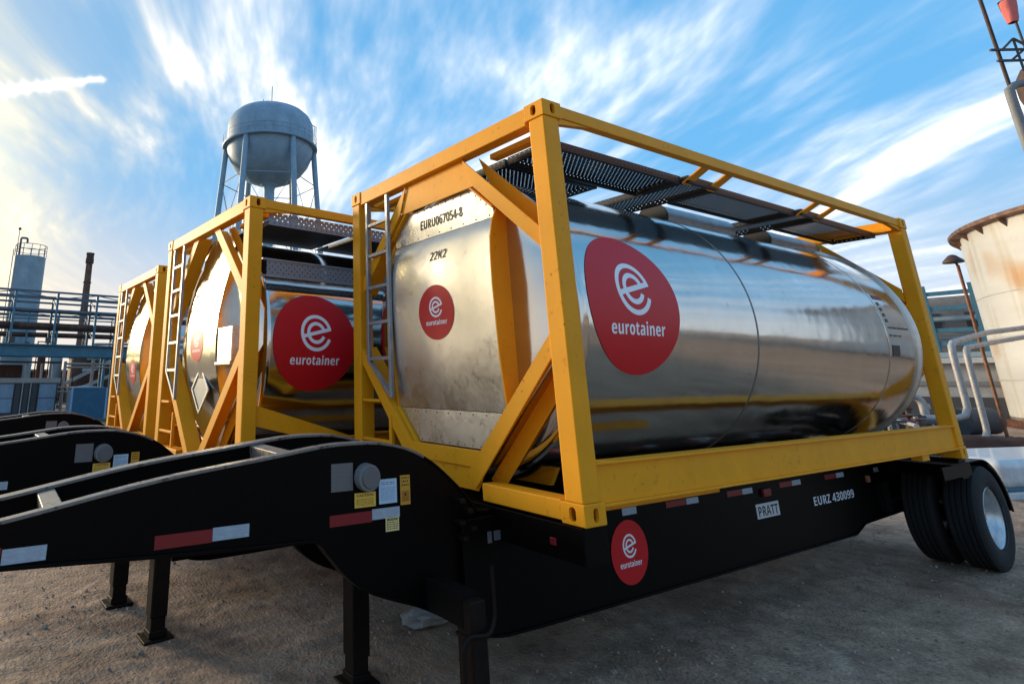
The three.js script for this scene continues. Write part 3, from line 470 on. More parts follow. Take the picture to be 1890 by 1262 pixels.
function trailer(label, pos, turn, o) {
  const t = thing('container_trailer', label, 'trailer', 'black gooseneck trailers under the tank containers', pos, turn), K = M.black, zn = -.72, zf = -1.32;
  const beamTop = neckTop.concat([[.30, -.035], [6.9, -.035]]), beamBot = neckBottom.concat([[.4, -.735], [5.0, -.735], [5.25, -.66], [6.9, -.62]]);
  const web = beamTop.concat([...beamBot].reverse());
  for (const z of [zn, zf]) {
    const w = part(t, 'frame_beam', plateXY(web, z - .006, z + .006, .001), K);
    part(w, 'top_flange', plateXY(alongProfile(beamTop.filter((p) => p[0] < -.52), .016, true), z - .052, z + .014 + (z === zn ? 0 : .03), .003), M.worn, { label: 'worn bright top edge of the neck' }); part(w, 'deck_flange', plateXY(alongProfile(beamTop.filter((p) => p[0] > -.56), .014, true), z - .060, z + .018, .003), K);
    part(w, 'bottom_flange', plateXY(alongProfile(beamBot, .016, false), z - .060, z + .022, .003), K);
  }
  const topAt = (x) => { for (let i = 1; i < beamTop.length; i++) if (beamTop[i][0] >= x) { const k = (x - beamTop[i - 1][0]) / (beamTop[i][0] - beamTop[i - 1][0]); return lerp(beamTop[i - 1][1], beamTop[i][1], k); } return -.035; };
  for (const x of [-3.05, -2.60, -1.42, -.55]) { const y = topAt(x), a = Math.atan2(topAt(x + .1) - topAt(x - .1), .2); part(t, 'cross_member', [new RoundedBoxGeometry(.085, .10, zn - zf - .03, 1, .006).translate(0, -.052, 0).rotateZ(a).translate(x, y, (zn + zf) / 2)], M.worn); }
  for (const x of [.9, 1.9, 2.9, 3.9, 4.8]) part(t, 'cross_member', box(x - .05, x + .05, -.30, -.10, zn - .02, zf + .02, .006), M.blackDull);
  part(t, 'nose_plate', box(-3.46, -3.42, .04, .11, zn + .02, zf - .02, .006), K);
  for (const x of [.10, 5.95]) part(t, 'bolster', [box(x - .09, x + .11, -.20, -.006, -.03, -WD + .03, .008)], K);
  part(t, 'neck_gusset', [box(-.30, .02, -.70, -.05, zn + .012, zn + .05, .006)], K);
  // running gear
  const wx = 6.42, wy = -.615;
  for (const far of [0, 1]) for (const z of [-.138, -.475]) {
    const zz = far ? -WD - z : z, s = far ? -1 : 1, w = part(t, 'wheel', rimBack.clone().translate(wx, wy, zz), M.blackDull, { uv: false });
    part(w, 'tyre', tyreGeo.clone().translate(wx, wy, zz), M.rubber, { uv: false });
    const rg = (z > -.2 ? rimGeo.clone() : rimGeo.clone().rotateY(Math.PI)); if (far) rg.rotateY(Math.PI); part(w, 'rim', rg.translate(wx, wy, zz), M.rimMetal, { uv: false });
  }
  part(t, 'axle', [rod([wx, wy, -.1], [wx, wy, -WD + .1], .07, 16)], M.blackDull);
  for (const z of [-.71, -1.38]) part(t, 'suspension', [box(5.72, 6.88, -.58, -.50, z - .05, z + .05, .01), box(5.7, 5.85, -.60, -.30, z - .07, z + .07, .01), box(6.75, 6.9, -.60, -.30, z - .07, z + .07, .01)], M.blackDull);
  const fen = []; for (let i = 0; i <= 8; i++) fen.push([5.55 + .85 * i / 8, -.05]); for (let i = 1; i <= 14; i++) { const a = (90 - i * 6.2) * rad; fen.push([6.42 + .62 * Math.cos(a), -.64 + .59 * Math.sin(a)]); }
  for (const far of [0, 1]) { let g = clean(plateXY(alongProfile(fen, .012, true), -.01, -.63, .003)); if (far) g = mirrorZ(g, CZ); const f = part(t, 'mudguard', g, K); let e = clean(plateXY(alongProfile(fen.slice(11), .035, false), -.005, -.017, .001)); if (far) e = mirrorZ(e, CZ); part(f, 'guard_lip', e, M.gear); }
  for (const far of [0, 1]) { let g = clean(box(5.30, 6.10, -.17, -.052, -.012, -.030, .004)); if (far) g = mirrorZ(g, CZ); part(t, 'skirt', g, K); }
  part(t, 'rear_beam', [box(6.85, 6.98, -.50, -.06, -.25, -WD + .25, .01)], K);
  // landing legs
  for (const [x, z, crank] of o.legs) {
    const gy = o.ground(x, z), hw = crank ? .058 : .072, leg = part(t, 'landing_leg', [box(x - hw, x + hw, gy + .16, z > CZ + .3 ? -.36 : -.10, z - hw, z + hw, .012)], M.gear);
    part(leg, 'inner_tube', [box(x - hw + .01, x + hw - .01, gy + .02, gy + .2, z - hw + .01, z + hw - .01, .008)], M.gear);
    part(leg, 'foot', [box(x - .125, x + .125, gy - .012, gy + .018, z - .12, z + .12, .012), box(x - .075, x + .075, gy + .016, gy + .07, z - .075, z + .075, .01)], M.gear);
    part(leg, 'bracket', [bar([x, -.42, z], [x, -.42, z > CZ ? zn - .02 : zf + .02], .12, .16)], M.blackDull);
    if (crank) { part(leg, 'crank_handle', [pipe([[x + .10, -.20, z + .07], [x + .10, -.46, z + .07], [x + .04, -.52, z + .085], [x - .10, -.50, z + .085], [x - .14, -.54, z + .085], [x - .14, -.74, z + .085]], .013, .04, 8)], M.gear); part(leg, 'collar', [box(x - hw - .006, x + hw + .006, -.545, -.525, z - hw - .006, z + hw + .006, .003)], M.gear); }
  }
  part(t, 'leg_tie', [rod([o.legs[0][0], -.48, o.legs[0][1] - .06], [o.legs[1][0], -.48, o.legs[1][1] + .06], .025, 10)], M.gear);
  // plates, stickers and tape on the near face
  const f = zn + .0065;
  labelXY(t, 'data_plate', M.greyLabel, -1.198, -1.056, .178, .325, f);
  const cap = part(t, 'canister_cap', [new THREE.CylinderGeometry(.072, .076, .05, 40).rotateX(Math.PI / 2).translate(-.97, .243, f + .025)], M.capGrey, { uv: false }); part(cap, 'cap_face', [new THREE.CylinderGeometry(.056, .060, .012, 40).rotateX(Math.PI / 2).translate(-.965, .243, f + .056)], M.greyLabel, { uv: false });
  labelXY(t, 'sticker', M.caution, -1.045, -.902, .083, .160, f, { label: 'yellow caution sticker' }); labelXY(t, 'sticker', M.notice, -.878, -.752, .088, .220, f, { label: 'pale blue notice sticker' }); labelXY(t, 'sticker', M.warning, -.726, -.655, .070, .232, f, { label: 'narrow ochre warning sticker' });
  labelXY(t, 'sticker', M.cautionSmall, -.838, -.744, -.060, .012, f + .003, { label: 'small cream caution sticker' });
  const red = [[-1.207, -.93, .002, .060], [-2.153, -1.872, .010, .070], [-3.3, -2.79, .05, .10]], wht = [[-.928, -.735, .010, .066], [-1.870, -1.678, .014, .074], [-2.786, -2.615, .032, .092]];
  for (const [a, b, c, d] of red) labelXY(t, 'red_tape', M.redTape, a, b, c, d, f); for (const [a, b, c, d] of wht) labelXY(t, 'white_tape', M.whiteTape, a, b, c, d, f);
  for (const [a, b] of [[1.85, 2.12], [2.74, 2.98], [3.65, 3.88], [4.57, 4.82]]) { labelXY(t, 'red_tape', M.redTape, a, b, -.195, -.150, f); labelXY(t, 'white_tape', M.whiteTape, b + .01, b + .18, -.195, -.150, f); }
  labelXY(t, 'white_tape', M.whiteTape, 1.30, 1.47, -.195, -.145, f); labelXY(t, 'white_tape', M.whiteTape, 5.75, 5.92, -.205, -.160, f); labelXY(t, 'red_tape', M.redTape, 5.72, 5.80, -.46, -.37, f); labelXY(t, 'white_tape', M.whiteTape, 5.70, 5.88, -.57, -.47, f);
  part(t, 'marker_lamp', [box(-.004, .012, -.13, -.09, -.26, -.22, .004)], M.redTape); part(t, 'marker_lamp', [box(3.30, 3.43, -.24, -.175, f, f + .03, .01)], M.redTape); part(t, 'marker_lamp', [box(5.48, 5.55, -.29, -.22, f, f + .03, .01)], M.orangePipe);
  for (const [x, y] of [[-.30, .06], [-.24, .0], [-.31, -.06], [-.22, -.1], [-.29, -.15]]) part(t, 'air_fitting', [rod([x, y, f], [x, y, f + .05], .017, 10), box(x - .022, x + .022, y - .012, y + .012, f + .04, f + .07, .004)], M.gear);
  labelXY(t, 'tag', M.greyLabel, -.10, -.065, -.20, -.135, zn + .052); labelXY(t, 'tag', M.greyLabel, -.045, .015, -.19, -.135, zn + .052);
  if (o.maker) {
    labelXY(t, 'maker_plate', M.maker, 3.17, 3.57, -.415, -.295, f); decalXY(t, 'lettering', M.fleet, 4.22, 5.16, -.425, -.305, f);
    part(t, 'emblem', new THREE.PlaneGeometry(.43, .43).translate(1.335, -.440, f + .003), M.emblem, { uv: false, label: 'red round emblem on the frame' });
  }
  return t;
}
trailer('black gooseneck trailer under the large front tank container', [0, BASE, 0], 0, { maker: true, legs: [[-.50, -.40, true], [-.437, -1.70, false]], ground: (x, z) => groundY(x, z) - BASE });
const local = (px, py, pz, th) => (x, z) => groundY(px + x * Math.cos(th) + z * Math.sin(th), pz - x * Math.sin(th) + z * Math.cos(th)) - py;
trailer('black gooseneck trailer under the second tank container, its neck ending left of the posts', [-.99, BASE - .07, -2.70], .074, { legs: [[-.453, -.535, false], [-.533, -1.463, false]], ground: local(-.99, BASE - .07, -2.70, .074) });
trailer('black gooseneck trailer under the farthest tank container', [-.97, BASE - .10, -6.55], .066, { legs: [[-.453, -.535, false], [-.533, -1.463, false]], ground: local(-.97, BASE - .10, -6.55, .066) });

// lump of pale concrete lying under the front trailer
{ const g = new THREE.IcosahedronGeometry(.16, 3), p = g.attributes.position; for (let i = 0; i < p.count; i++) { const k = 1 + .3 * n3(p.getX(i) * 7, p.getY(i) * 7, p.getZ(i) * 7); p.setXYZ(i, p.getX(i) * k * 1.5, p.getY(i) * k * .45, p.getZ(i) * k * .8); } g.computeVertexNormals(); const m = new THREE.Mesh(boxUV(clean(g)), M.concrete); m.name = 'concrete_lump'; m.position.set(.58, groundY(.58, -2.2) + .05, -2.2); m.castShadow = m.receiveShadow = true; m.userData = { label: 'pale lump of concrete lying on the dirt under the front trailer', category: 'concrete lump' }; scene.add(m); }

// ---------------------------------------------------------------- the plant behind
{ // water tower
  const t = thing('water_tower', 'grey blue water tower on legs rising behind the tank containers', 'water tower', null, [18.7, 0, -49.4]), B = M.towerBlue, R = 4.45, yb = 25.1;
  part(t, 'tank', lathe([[.55, 20.7], [.62, 20.95], [.95, 21.25], [1.7, 21.5], [2.5, 21.85], [3.3, 22.5], [3.95, 23.4], [4.33, 24.3], [R, yb], [R, 27.2], [4.38, 27.75], [4.1, 28.35], [3.6, 28.85], [2.8, 29.25], [1.6, 29.5], [0, 29.58]], 72, .35), B);
  const bal = part(t, 'balcony', lathe([[R, yb - .12], [R + .42, yb - .12], [R + .45, yb + .02], [R + .42, yb + .06], [R, yb + .06]], 72, .3), B);
  part(bal, 'balcony_rail', [new THREE.TorusGeometry(R + .40, .012, 6, 72).rotateX(Math.PI / 2).translate(0, yb + 1.0, 0), new THREE.TorusGeometry(R + .40, .010, 6, 72).rotateX(Math.PI / 2).translate(0, yb + .55, 0), ...Array.from({ length: 36 }, (_, i) => rod([(R + .40) * Math.cos(i / 36 * 6.2832), yb, (R + .40) * Math.sin(i / 36 * 6.2832)], [(R + .40) * Math.cos(i / 36 * 6.2832), yb + 1.0, (R + .40) * Math.sin(i / 36 * 6.2832)], .009, 5))], M.rackGrey);
  part(t, 'riser', [rod([0, 0, 0], [0, 21, 0], .55, 32)], B);
  const feet = [];
  for (let i = 0; i < 6; i++) { const a = (i * 60 + 24) * rad, c = Math.cos(a), s = Math.sin(a); feet.push([c, s]); part(t, 'leg', [rod([c * 6.3, -.1, s * 6.3], [c * (R + .05), yb, s * (R + .05)], .30, 20, .28)], B); }
  for (let i = 0; i < 6; i++) { const [c, s] = feet[i], [c2, s2] = feet[(i + 1) % 6], rr = (y) => lerp(6.3, R + .05, y / yb); for (const [y0, y1] of [[12.2, 21.2], [2, 12]]) part(t, 'tie_rod', [rod([c * rr(y0), y0, s * rr(y0)], [c2 * rr(y1), y1, s2 * rr(y1)], .03, 5), rod([c2 * rr(y0), y0, s2 * rr(y0)], [c * rr(y1), y1, s * rr(y1)], .03, 5), rod([c * rr(y1), y1, s * rr(y1)], [c2 * rr(y1), y1, s2 * rr(y1)], .05, 6)], B); }
  part(t, 'ladder', [rod([R + .15, yb, 1.0], [R + .15, 28.2, 1.0], .04, 6), rod([R + .15, yb, 1.4], [R + .15, 28.2, 1.4], .04, 6), rod([R + .15, 28.2, 1.2], [3.6, 28.9, 1.0], .05, 6)], B);
  part(t, 'antenna', [rod([0, 29.5, 0], [0, 32.4, 0], .04, 6)], M.rackGrey); part(t, 'antenna', [rod([-1.2, 29.4, .6], [-1.2, 30.3, .6], .03, 6)], M.rackGrey); part(t, 'antenna', [rod([.5, 29.4, -.3], [.5, 30.3, -.3], .03, 6)], M.rackGrey);
}
{ // silo with a railed top
  const t = thing('silo', 'tall pale blue grey silo with railed top behind the pipe rack', 'silo', null, [-1.75, 0, -53.4]), r = 1.22;
  part(t, 'shell', lathe([[0, 0], [r, 0], [r, 12.3], [0, 12.36]], 40, .5), M.siloBlue);
  for (const y of [3.2, 6.2, 9.2]) part(t, 'band', lathe([[r, y], [r + .03, y + .02], [r + .03, y + .10], [r, y + .12]], 40, .4), M.siloBlue);
  part(t, 'railing', [new THREE.TorusGeometry(r, .03, 5, 40).rotateX(Math.PI / 2).translate(0, 13.3, 0), new THREE.TorusGeometry(r, .025, 5, 40).rotateX(Math.PI / 2).translate(0, 12.85, 0), ...Array.from({ length: 12 }, (_, i) => rod([r * Math.cos(i * .5236), 12.3, r * Math.sin(i * .5236)], [r * Math.cos(i * .5236), 13.3, r * Math.sin(i * .5236)], .025, 5))], M.rackGrey);
  part(t, 'vent', [pipe([[-.9, 12.3, .3], [-.9, 13.9, .3], [-.4, 13.9, .3], [-.4, 13.5, .3]], .09, .15, 8), rod([-1.1, 12.3, .6], [-1.1, 14.6, .6], .03, 5), new THREE.SphereGeometry(.13, 10, 8).translate(-1.1, 14.6, .6)], M.rackGrey);
  part(t, 'ladder', [box(-1.36, -1.30, 0, 12.8, .2, .26, 0), box(-1.36, -1.30, 0, 12.8, .6, .66, 0), ...Array.from({ length: 30 }, (_, i) => box(-1.345, -1.315, .4 + i * .4, .44 + i * .4, .22, .64, 0))], M.rackGrey);
}
{ const t = thing('chimney_stack', 'slim brown chimney stack behind the pipe rack', 'chimney', null, [5.05, 0, -72.3]); part(t, 'shaft', lathe([[.52, 0], [.37, 15.6], [.36, 15.8]], 28, 0), M.chimney); part(t, 'cap', lathe([[.36, 15.7], [.48, 15.75], [.48, 16.3], [.44, 16.35], [.44, 16.8], [.48, 16.85], [.48, 17.0], [.3, 17.0], [.28, 16]], 28, .3), M.rustPipe); for (const y of [6, 10, 13.4]) part(t, 'band', lathe([[.34, y - .06], [.48, y - .06], [.48, y + .04], [.34, y + .04]], 28, .3), M.rustPipe); }
{ // pipe rack across the left
  const t = thing('pipe_rack', 'blue steel pipe rack with trusses crossing behind the farthest container', 'pipe rack', null, [0, 0, -32.75], .05), G = M.rackGrey, x0 = -13, x1 = 12;
  part(t, 'girder', [box(x0, x1, 3.80, 3.86, -.25, .25, 0), box(x0, x1, 3.24, 3.30, -.25, .25, 0), box(x0, x1, 3.29, 3.81, -.03, .03, 0)], M.rackBlue); part(t, 'girder', [box(x0, x1, 3.80, 3.86, -2.25, -1.75, 0), box(x0, x1, 3.24, 3.30, -2.25, -1.75, 0), box(x0, x1, 3.29, 3.81, -2.03, -1.97, 0)], M.rackBlue);
  for (let x = -10.8; x < 12; x += 2.05) for (const z of [0, -2]) part(t, 'post', [box(x - .06, x + .06, 3.86, 6.62, z - .06, z + .06, 0)], M.rackBlue);
  for (let x = -10.8; x < 12; x += 2.05) { part(t, 'cross_beam', [bar([x, 5.0, 0], [x, 5.0, -2], .1, .12)], G); part(t, 'cross_beam', [bar([x, 5.80, 0], [x, 6.45, -2], .06, .06)], G); part(t, 'cross_beam', [bar([x, 4.15, 0], [x, 4.9, -2], .06, .06)], G); }
  for (const [y, z] of [[6.66, 0], [6.30, 0], [6.62, -2], [6.28, -2]]) part(t, 'chord', [box(x0, x1, y - .05, y + .05, z - .05, z + .05, 0)], G);
  for (let x = -10.8; x < 11.5; x += 4.1) part(t, 'truss_diagonal', [bar([x, 6.62, .06], [x + 2.05, 6.30, .06], .045, .045), bar([x + 2.05, 6.30, .06], [x + 4.1, 6.62, .06], .045, .045)], G);
  for (const [y, z, r, m] of [[5.66, -.2, .10, M.rackGrey], [5.72, -1.0, .12, M.rackGrey], [4.86, -.4, .17, M.rustPipe], [4.92, -1.1, .12, M.rustPipe], [4.80, -1.7, .10, M.rackGrey]]) part(t, 'pipe_run', [rod([x0, y, z], [x1, y, z], r, 14)], m);
  for (const x of [-8.3, 3.05, 11]) for (const z of [0, -2]) part(t, 'column', [box(x - .1, x + .1, -.05, 3.25, z - .1, z + .1, 0)], M.rackBlue);
  for (const x of [-.8, -2.5]) part(t, 'floodlight', [box(x - .14, x + .14, 3.9, 4.2, .1, .3, .02)], M.darkGrey);
  const far = t.clone(); far.name = numbered('pipe_rack'); far.position.set(1.2, .9, -47); far.rotation.y = -.03; far.scale.y = .92; far.userData = { label: 'second pipe rack seen through the blue one, farther back near the silo', category: 'pipe rack' }; scene.add(far);
}
{ // blue storage box
  const t = thing('storage_box', 'dark blue metal storage box with pale edges left of the farthest container', 'storage box', null, [1.55, 0, -33.6], .04);
  part(t, 'body', [box(-.85, .92, 0, 1.60, -.9, .9, .01)], M.boxBlue); part(t, 'lid', [plateXY([[-.95, 1.60], [0, 1.72], [1.0, 1.60]], -.95, .95, .004)], M.paleBlue); for (const x of [-.87, .90]) part(t, 'corner_strip', [box(x - .05, x + .05, 0, 1.6, .88, .94, .004)], M.paleBlue); part(t, 'side_panel', [box(-.88, -.86, .05, 1.5, -.8, .8, 0)], M.paleBlue);
}
{ // pale equipment housing
  const t = thing('equipment_housing', 'pale blue equipment housing with dark upright ribs at the left edge', 'equipment', null, [-1.3, 0, -35.4], .03);
  part(t, 'body', [box(-2.3, 1.5, 0, 1.85, -1.2, 0, .02)], M.darkGrey); part(t, 'roof', [box(-2.4, 1.6, 1.85, 2.12, -1.3, .1, .02)], M.paleGrey);
  for (const [a, b] of [[-2.2, -.72], [.55, 1.42]]) { for (const [c, d] of [[.28, 1.02], [1.05, 1.80]]) part(t, 'panel', [box(a, b, c, d, .01, .05, .006)], M.paleBlue); }
  for (const x of [-.5, -.1, .3]) part(t, 'rib', [box(x - .15, x + .15, .05, 1.8, .0, .16, .05)], M.darkGrey); for (const x of [-.3, .1]) part(t, 'conduit', [rod([x, .2, .2], [x, 1.85, .2], .035, 8)], M.paleGrey);
  for (const x of [-1.9, -.2, .6, 1.2]) part(t, 'roof_post', [box(x - .06, x + .06, 2.1, 3.0, -.6, -.48, 0)], M.paleGrey); part(t, 'roof_beam', [box(-2.4, 1.6, 2.95, 3.06, -.62, -.46, 0)], M.darkGrey); part(t, 'roof_tank', [box(-1.6, -.4, 2.12, 2.85, -.9, -.3, .05)], M.brown);
}
{ // white pipe frame beside the boxes
  const t = thing('white_piping', 'white painted pipe frame standing between the equipment housing and blue box', 'pipe frame', null, [0, 0, -36.5]);
  for (const x of [.55, 2.1, 4.2]) part(t, 'upright', [rod([x, 0, 0], [x, x > 1 ? 4.2 : 3.1, 0], .09, 10)], M.whitePipe); for (const y of [2.95, 2.75]) part(t, 'rail', [rod([.5, y, 0], [4.4, y, 0], .06, 8)], M.whitePipe); part(t, 'rail', [rod([2.1, 4.15, 0], [4.4, 4.2, 0], .08, 8)], M.whitePipe); part(t, 'rail', [rod([-.3, 1.6, .2], [1.2, 1.6, .2], .05, 8)], M.whitePipe); part(t, 'rail', [rod([-.3, 1.35, .2], [1.2, 1.35, .2], .05, 8)], M.whitePipe);
  for (let i = 0; i < 9; i++) { const x = -.2 + rnd() * 1.6, y = .4 + rnd() * 1.4; part(t, 'valve', [box(x - .08, x + .08, y - .1, y + .1, -.2, .1, .02), rod([x, y, -.1], [x, y + .35, -.1], .025, 6)], [M.rustPipe, M.midGrey, M.rustRed][i % 3]); }
}
{ // process unit far behind
  const t = thing('process_unit', 'rust red and grey process unit far behind under the blue girder', 'process unit', null, [1.6, 0, -60]);
  part(t, 'vessel', [rod([.2, 0, 0], [.2, 4.4, 0], .55, 20), new THREE.SphereGeometry(.55, 20, 10).scale(1, .5, 1).translate(.2, 4.4, 0)], M.siloBlue); part(t, 'vessel', [rod([-1.1, 1.2, .4], [-1.1, 4.1, .4], .35, 16)], M.rustRed);
  part(t, 'tower_frame', [box(-1.6, -1.5, 0, 5.6, 0, .1, 0), box(-.5, -.4, 0, 5.6, 0, .1, 0), box(-1.6, -.4, 2.9, 3.0, 0, .1, 0), box(-1.6, -.4, 4.2, 4.3, 0, .1, 0), box(-1.6, -.4, 5.5, 5.6, 0, .1, 0)], M.rustRed); part(t, 'drum', [rod([-1.3, 4.9, .2], [-.6, 4.9, .2], .4, 16)], M.whitePipe);
  part(t, 'shed', [box(1.4, 6.5, 0, 4.1, -1, 3, .02)], M.chimney); part(t, 'shed_roof', [plateXY([[1.2, 4.1], [3.9, 4.6], [6.7, 4.1]], -1.2, 3.2, .01)], M.rustPipe);
  for (const [a, b] of [[[.6, 1.6, 4], [9, 6.2, 4]], [[2, 1.3, 4.6], [10, 4.9, 4.6]]]) part(t, 'conveyor', [bar(a, b, .5, .28)], M.paleGrey);
  for (let i = 0; i < 14; i++) { const x = 1.5 + rnd() * 8, y = 1 + rnd() * 3; part(t, 'duct', [rod([x, y, 3.6], [x + .4 + rnd() * 1.4, y + rnd() * .8, 3.7], .10 + rnd() * .14, 8)], [M.rustPipe, M.whitePipe, M.brown, M.rustRed][i % 4]); }
}
{ // low block of plant filling the horizon on the left
  const t = thing('plant_building', 'low brown plant building along the horizon behind the pipe rack', 'building', null, [0, 0, -66]);
  part(t, 'wall', [box(-26, 12, 0, 2.9, -6, 0, .02)], M.brown); part(t, 'roof', [box(-26.2, 12.2, 2.9, 3.1, -6.2, .2, .02)], M.midGrey); for (let i = 0; i < 9; i++) part(t, 'louvre', [box(-24 + i * 4, -22.4 + i * 4, .8, 2.2, .01, .06, 0)], M.darkGrey);
}
// ---- right-hand side
{ // storage tank with rusty seams
  const R = 9, t = thing('storage_tank', 'large off white storage tank with rust streaks at the right edge', 'storage tank', null, [38.2, 0, 2.6]), y0 = .35, y1 = 8.35;
  const streak = noiseTex(1024, (u, v) => { const a = tfbm(u, v, 6, 5), c = smooth(.15, .6, n2(u * 60, 3) * .6 + n2(u * 140, v * 2) * .4) * smooth(.1, .7, .5 + .5 * n2(u * 9, 7)); const near = Math.abs(v - .5) < 1 ? 1 : 0; const rs = smooth(.25, .75, .5 + .5 * n2(u * 34, 11 + v * .5)) * smooth(.62, .95, .5 + .5 * n2(u * 7 + 3, v * 2.2)) * near; const k = .90 + .08 * a; return [k - .03 * c - .06 * rs, k - .05 * c - .24 * rs, k - .08 * c - .40 * rs]; });
  const m = new THREE.MeshStandardMaterial({ color: lin(.80, .78, .745), roughness: .65, map: streak, bumpMap: rep(steelWave, 24, 4), bumpScale: .02 });
  const sh = new THREE.CylinderGeometry(R, R, y1 - y0, 96, 1, true).translate(0, (y0 + y1) / 2, 0); part(t, 'shell', sh, m, { uv: false });
  for (const y of [2.0, 3.75, 5.5]) part(t, 'plate_seam', lathe([[R, y - .03], [R + .012, y - .02], [R + .012, y + .02], [R, y + .03]], 96, .3), m, { uv: false });
  part(t, 'roof', lathe([[R, y1 - .02], [R + .34, y1 + .02], [R + .36, y1 + .14], [R + .30, y1 + .20], [2, y1 + .8], [0, y1 + 1]], 96, .3), M.tankRim);
  for (let i = 0; i < 40; i++) { const a = i / 40 * 2 * Math.PI; part(t, 'bracket', [plateXY([[R, y1 - .02], [R + .30, y1 - .02], [R, y1 - .35]], -.02, .02, .001).rotateY(a)], M.tankRim); }
  part(t, 'base_ring', lathe([[0, 0], [R + .45, 0], [R + .45, .12], [R + .25, .16], [R + .25, .34], [R, .38], [R, .5]], 96, .3), M.rustBase);
  part(t, 'nozzle', [rod([-R * .80, 3.9, -R * .55], [-R * .80 - 2.2, 3.75, -R * .55 - 1.0], .30, 16)], M.whitePipe);
}
{ // insulated pipes
  const mk = (pts, r, label) => { const t = thing('insulated_pipe', label, 'pipe', 'insulated pipes beside the storage tank'); part(t, 'pipe_run', [pipe(pts, r, .35, 14)], M.whitePipe, { uv: true }); const bands = []; for (let i = 1; i < pts.length; i++) { const a = V(pts[i - 1]), b = V(pts[i]), n = Math.floor(a.distanceTo(b) / .9), d = b.clone().sub(a).normalize(); for (let k = 1; k <= n; k++) { const c = a.clone().lerp(b, k / (n + 1)); bands.push(rod(c.toArray(), c.clone().addScaledVector(d, .03).toArray(), r + .006, 14)); } } if (bands.length) part(t, 'strap', bands, M.alu); return t; };
  mk([[29.2, 3.85, -3.4], [26.0, 3.55, -3.9], [21.45, 3.04, -3.75], [21.45, .95, -3.75], [19.5, .95, -4.9], [11, .95, -8.2]], .085, 'white insulated pipe with a tall bend, nearer the yellow post');
  mk([[29.4, 3.6, -3.2], [26.2, 3.25, -3.75], [22.1, 2.92, -3.62], [22.0, .35, -3.62], [18.5, .35, -5.0]], .075, 'white insulated pipe with a tall bend, nearer the storage tank');
  mk([[20.95, .95, -4.55], [20.95, 1.5, -4.55], [20.6, 1.62, -4.9], [20.3, 1.5, -5.1], [20.3, .9, -5.1]], .10, 'short white pipe bend behind the rear yellow post');
}
{ // pump skid
  const t = thing('pump_skid', 'dark pump skid with motors under the white pipes', 'pump', null, [23.2, .08, -4.6]);
  part(t, 'skid', [box(-4.5, 3.2, 0, .14, -1.6, .5, .01)], M.darkGrey); part(t, 'motor', [rod([1.2, .62, -.2], [2.6, .62, .2], .42, 24)], M.darkGrey); part(t, 'motor', [rod([-2.4, .55, -.9], [-1.2, .55, -.6], .36, 20)], M.rustPipe);
  for (let i = 0; i < 16; i++) { const x = -4 + rnd() * 6.5, z = -1.4 + rnd() * 1.4, h = .3 + rnd() * .8; part(t, 'fitting', [rod([x, .1, z], [x, h, z], .05 + rnd() * .06, 8), box(x - .12, x + .12, h - .1, h + .08, z - .1, z + .1, .03)], [M.rustPipe, M.midGrey, M.paleGrey, M.rustRed][i % 4]); }
  part(t, 'cabinet', [box(-1.2, 2.9, .14, 1.55, -2.5, -1.9, .03)], M.darkGrey);
}
{ // manifold of small pipes and valves between the pumps and the yard
  const t = thing('pipe_manifold', 'low manifold of grey and rusty pipes and valves behind the rear yellow post', 'pipework', null, [19.2, .08, -4.9], .45);
  for (const [y, z, r, m] of [[.32, 0, .06, M.whitePipe], [.62, -.4, .05, M.midGrey], [.95, -.2, .045, M.whitePipe], [.48, .5, .05, M.rustPipe]]) part(t, 'pipe_run', [rod([-5, y, z], [4.5, y, z], r, 10)], m);
  for (let i = 0; i < 13; i++) { const x = -4.6 + i * .7, z = -.5 + rnd() * .9, h = .5 + rnd() * .9; const s = part(t, 'valve', [rod([x, 0, z], [x, h, z], .045, 8), box(x - .09, x + .09, h * .5, h * .5 + .18, z - .09, z + .09, .03)], [M.rustPipe, M.midGrey, M.rustRed, M.paleGrey, M.darkGrey][i % 5]); part(s, 'handwheel', [new THREE.TorusGeometry(.11, .018, 6, 16).rotateX(Math.PI / 2).translate(x, h, z)], [M.rustRed, M.darkGrey][i % 2]); }
  for (const x of [-4.2, -1.4, 1.4, 4]) part(t, 'stand', [box(x - .05, x + .05, 0, 1.0, -.5, -.42, 0), box(x - .05, x + .05, .96, 1.02, -.5, .6, 0)], M.darkGrey);
}
{ // earth bund in front of the storage tank
  const g = new THREE.BufferGeometry(), ps = [], ix = [], us = [], n = 60; for (let i = 0; i <= n; i++) { const x = lerp(15.5, 26, i / n), z0 = lerp(-8.6, 3.4, i / n); [[-.9, 0], [-.35, .44], [.3, .47], [1.1, .05]].forEach(([dz, y], k) => { ps.push(x + dz * .75 + .08 * n2(i * .4, k), .06 + y + .05 * n2(i * .35, k * 3 + 2), z0 - dz * .65); us.push(x, dz * 1.3); }); if (i < n) for (let k = 0; k < 3; k++) { const p = i * 4 + k, q = p + 4; ix.push(p, q, p + 1, p + 1, q, q + 1); } }
  g.setAttribute('position', new THREE.Float32BufferAttribute(ps, 3)); g.setAttribute('uv', new THREE.Float32BufferAttribute(us, 2)); g.setIndex(ix); g.computeVertexNormals(); structure(new THREE.Mesh(g, M.berm), 'earth_bund', 'low red brown earth bund in front of the storage tank', 'bund');
}
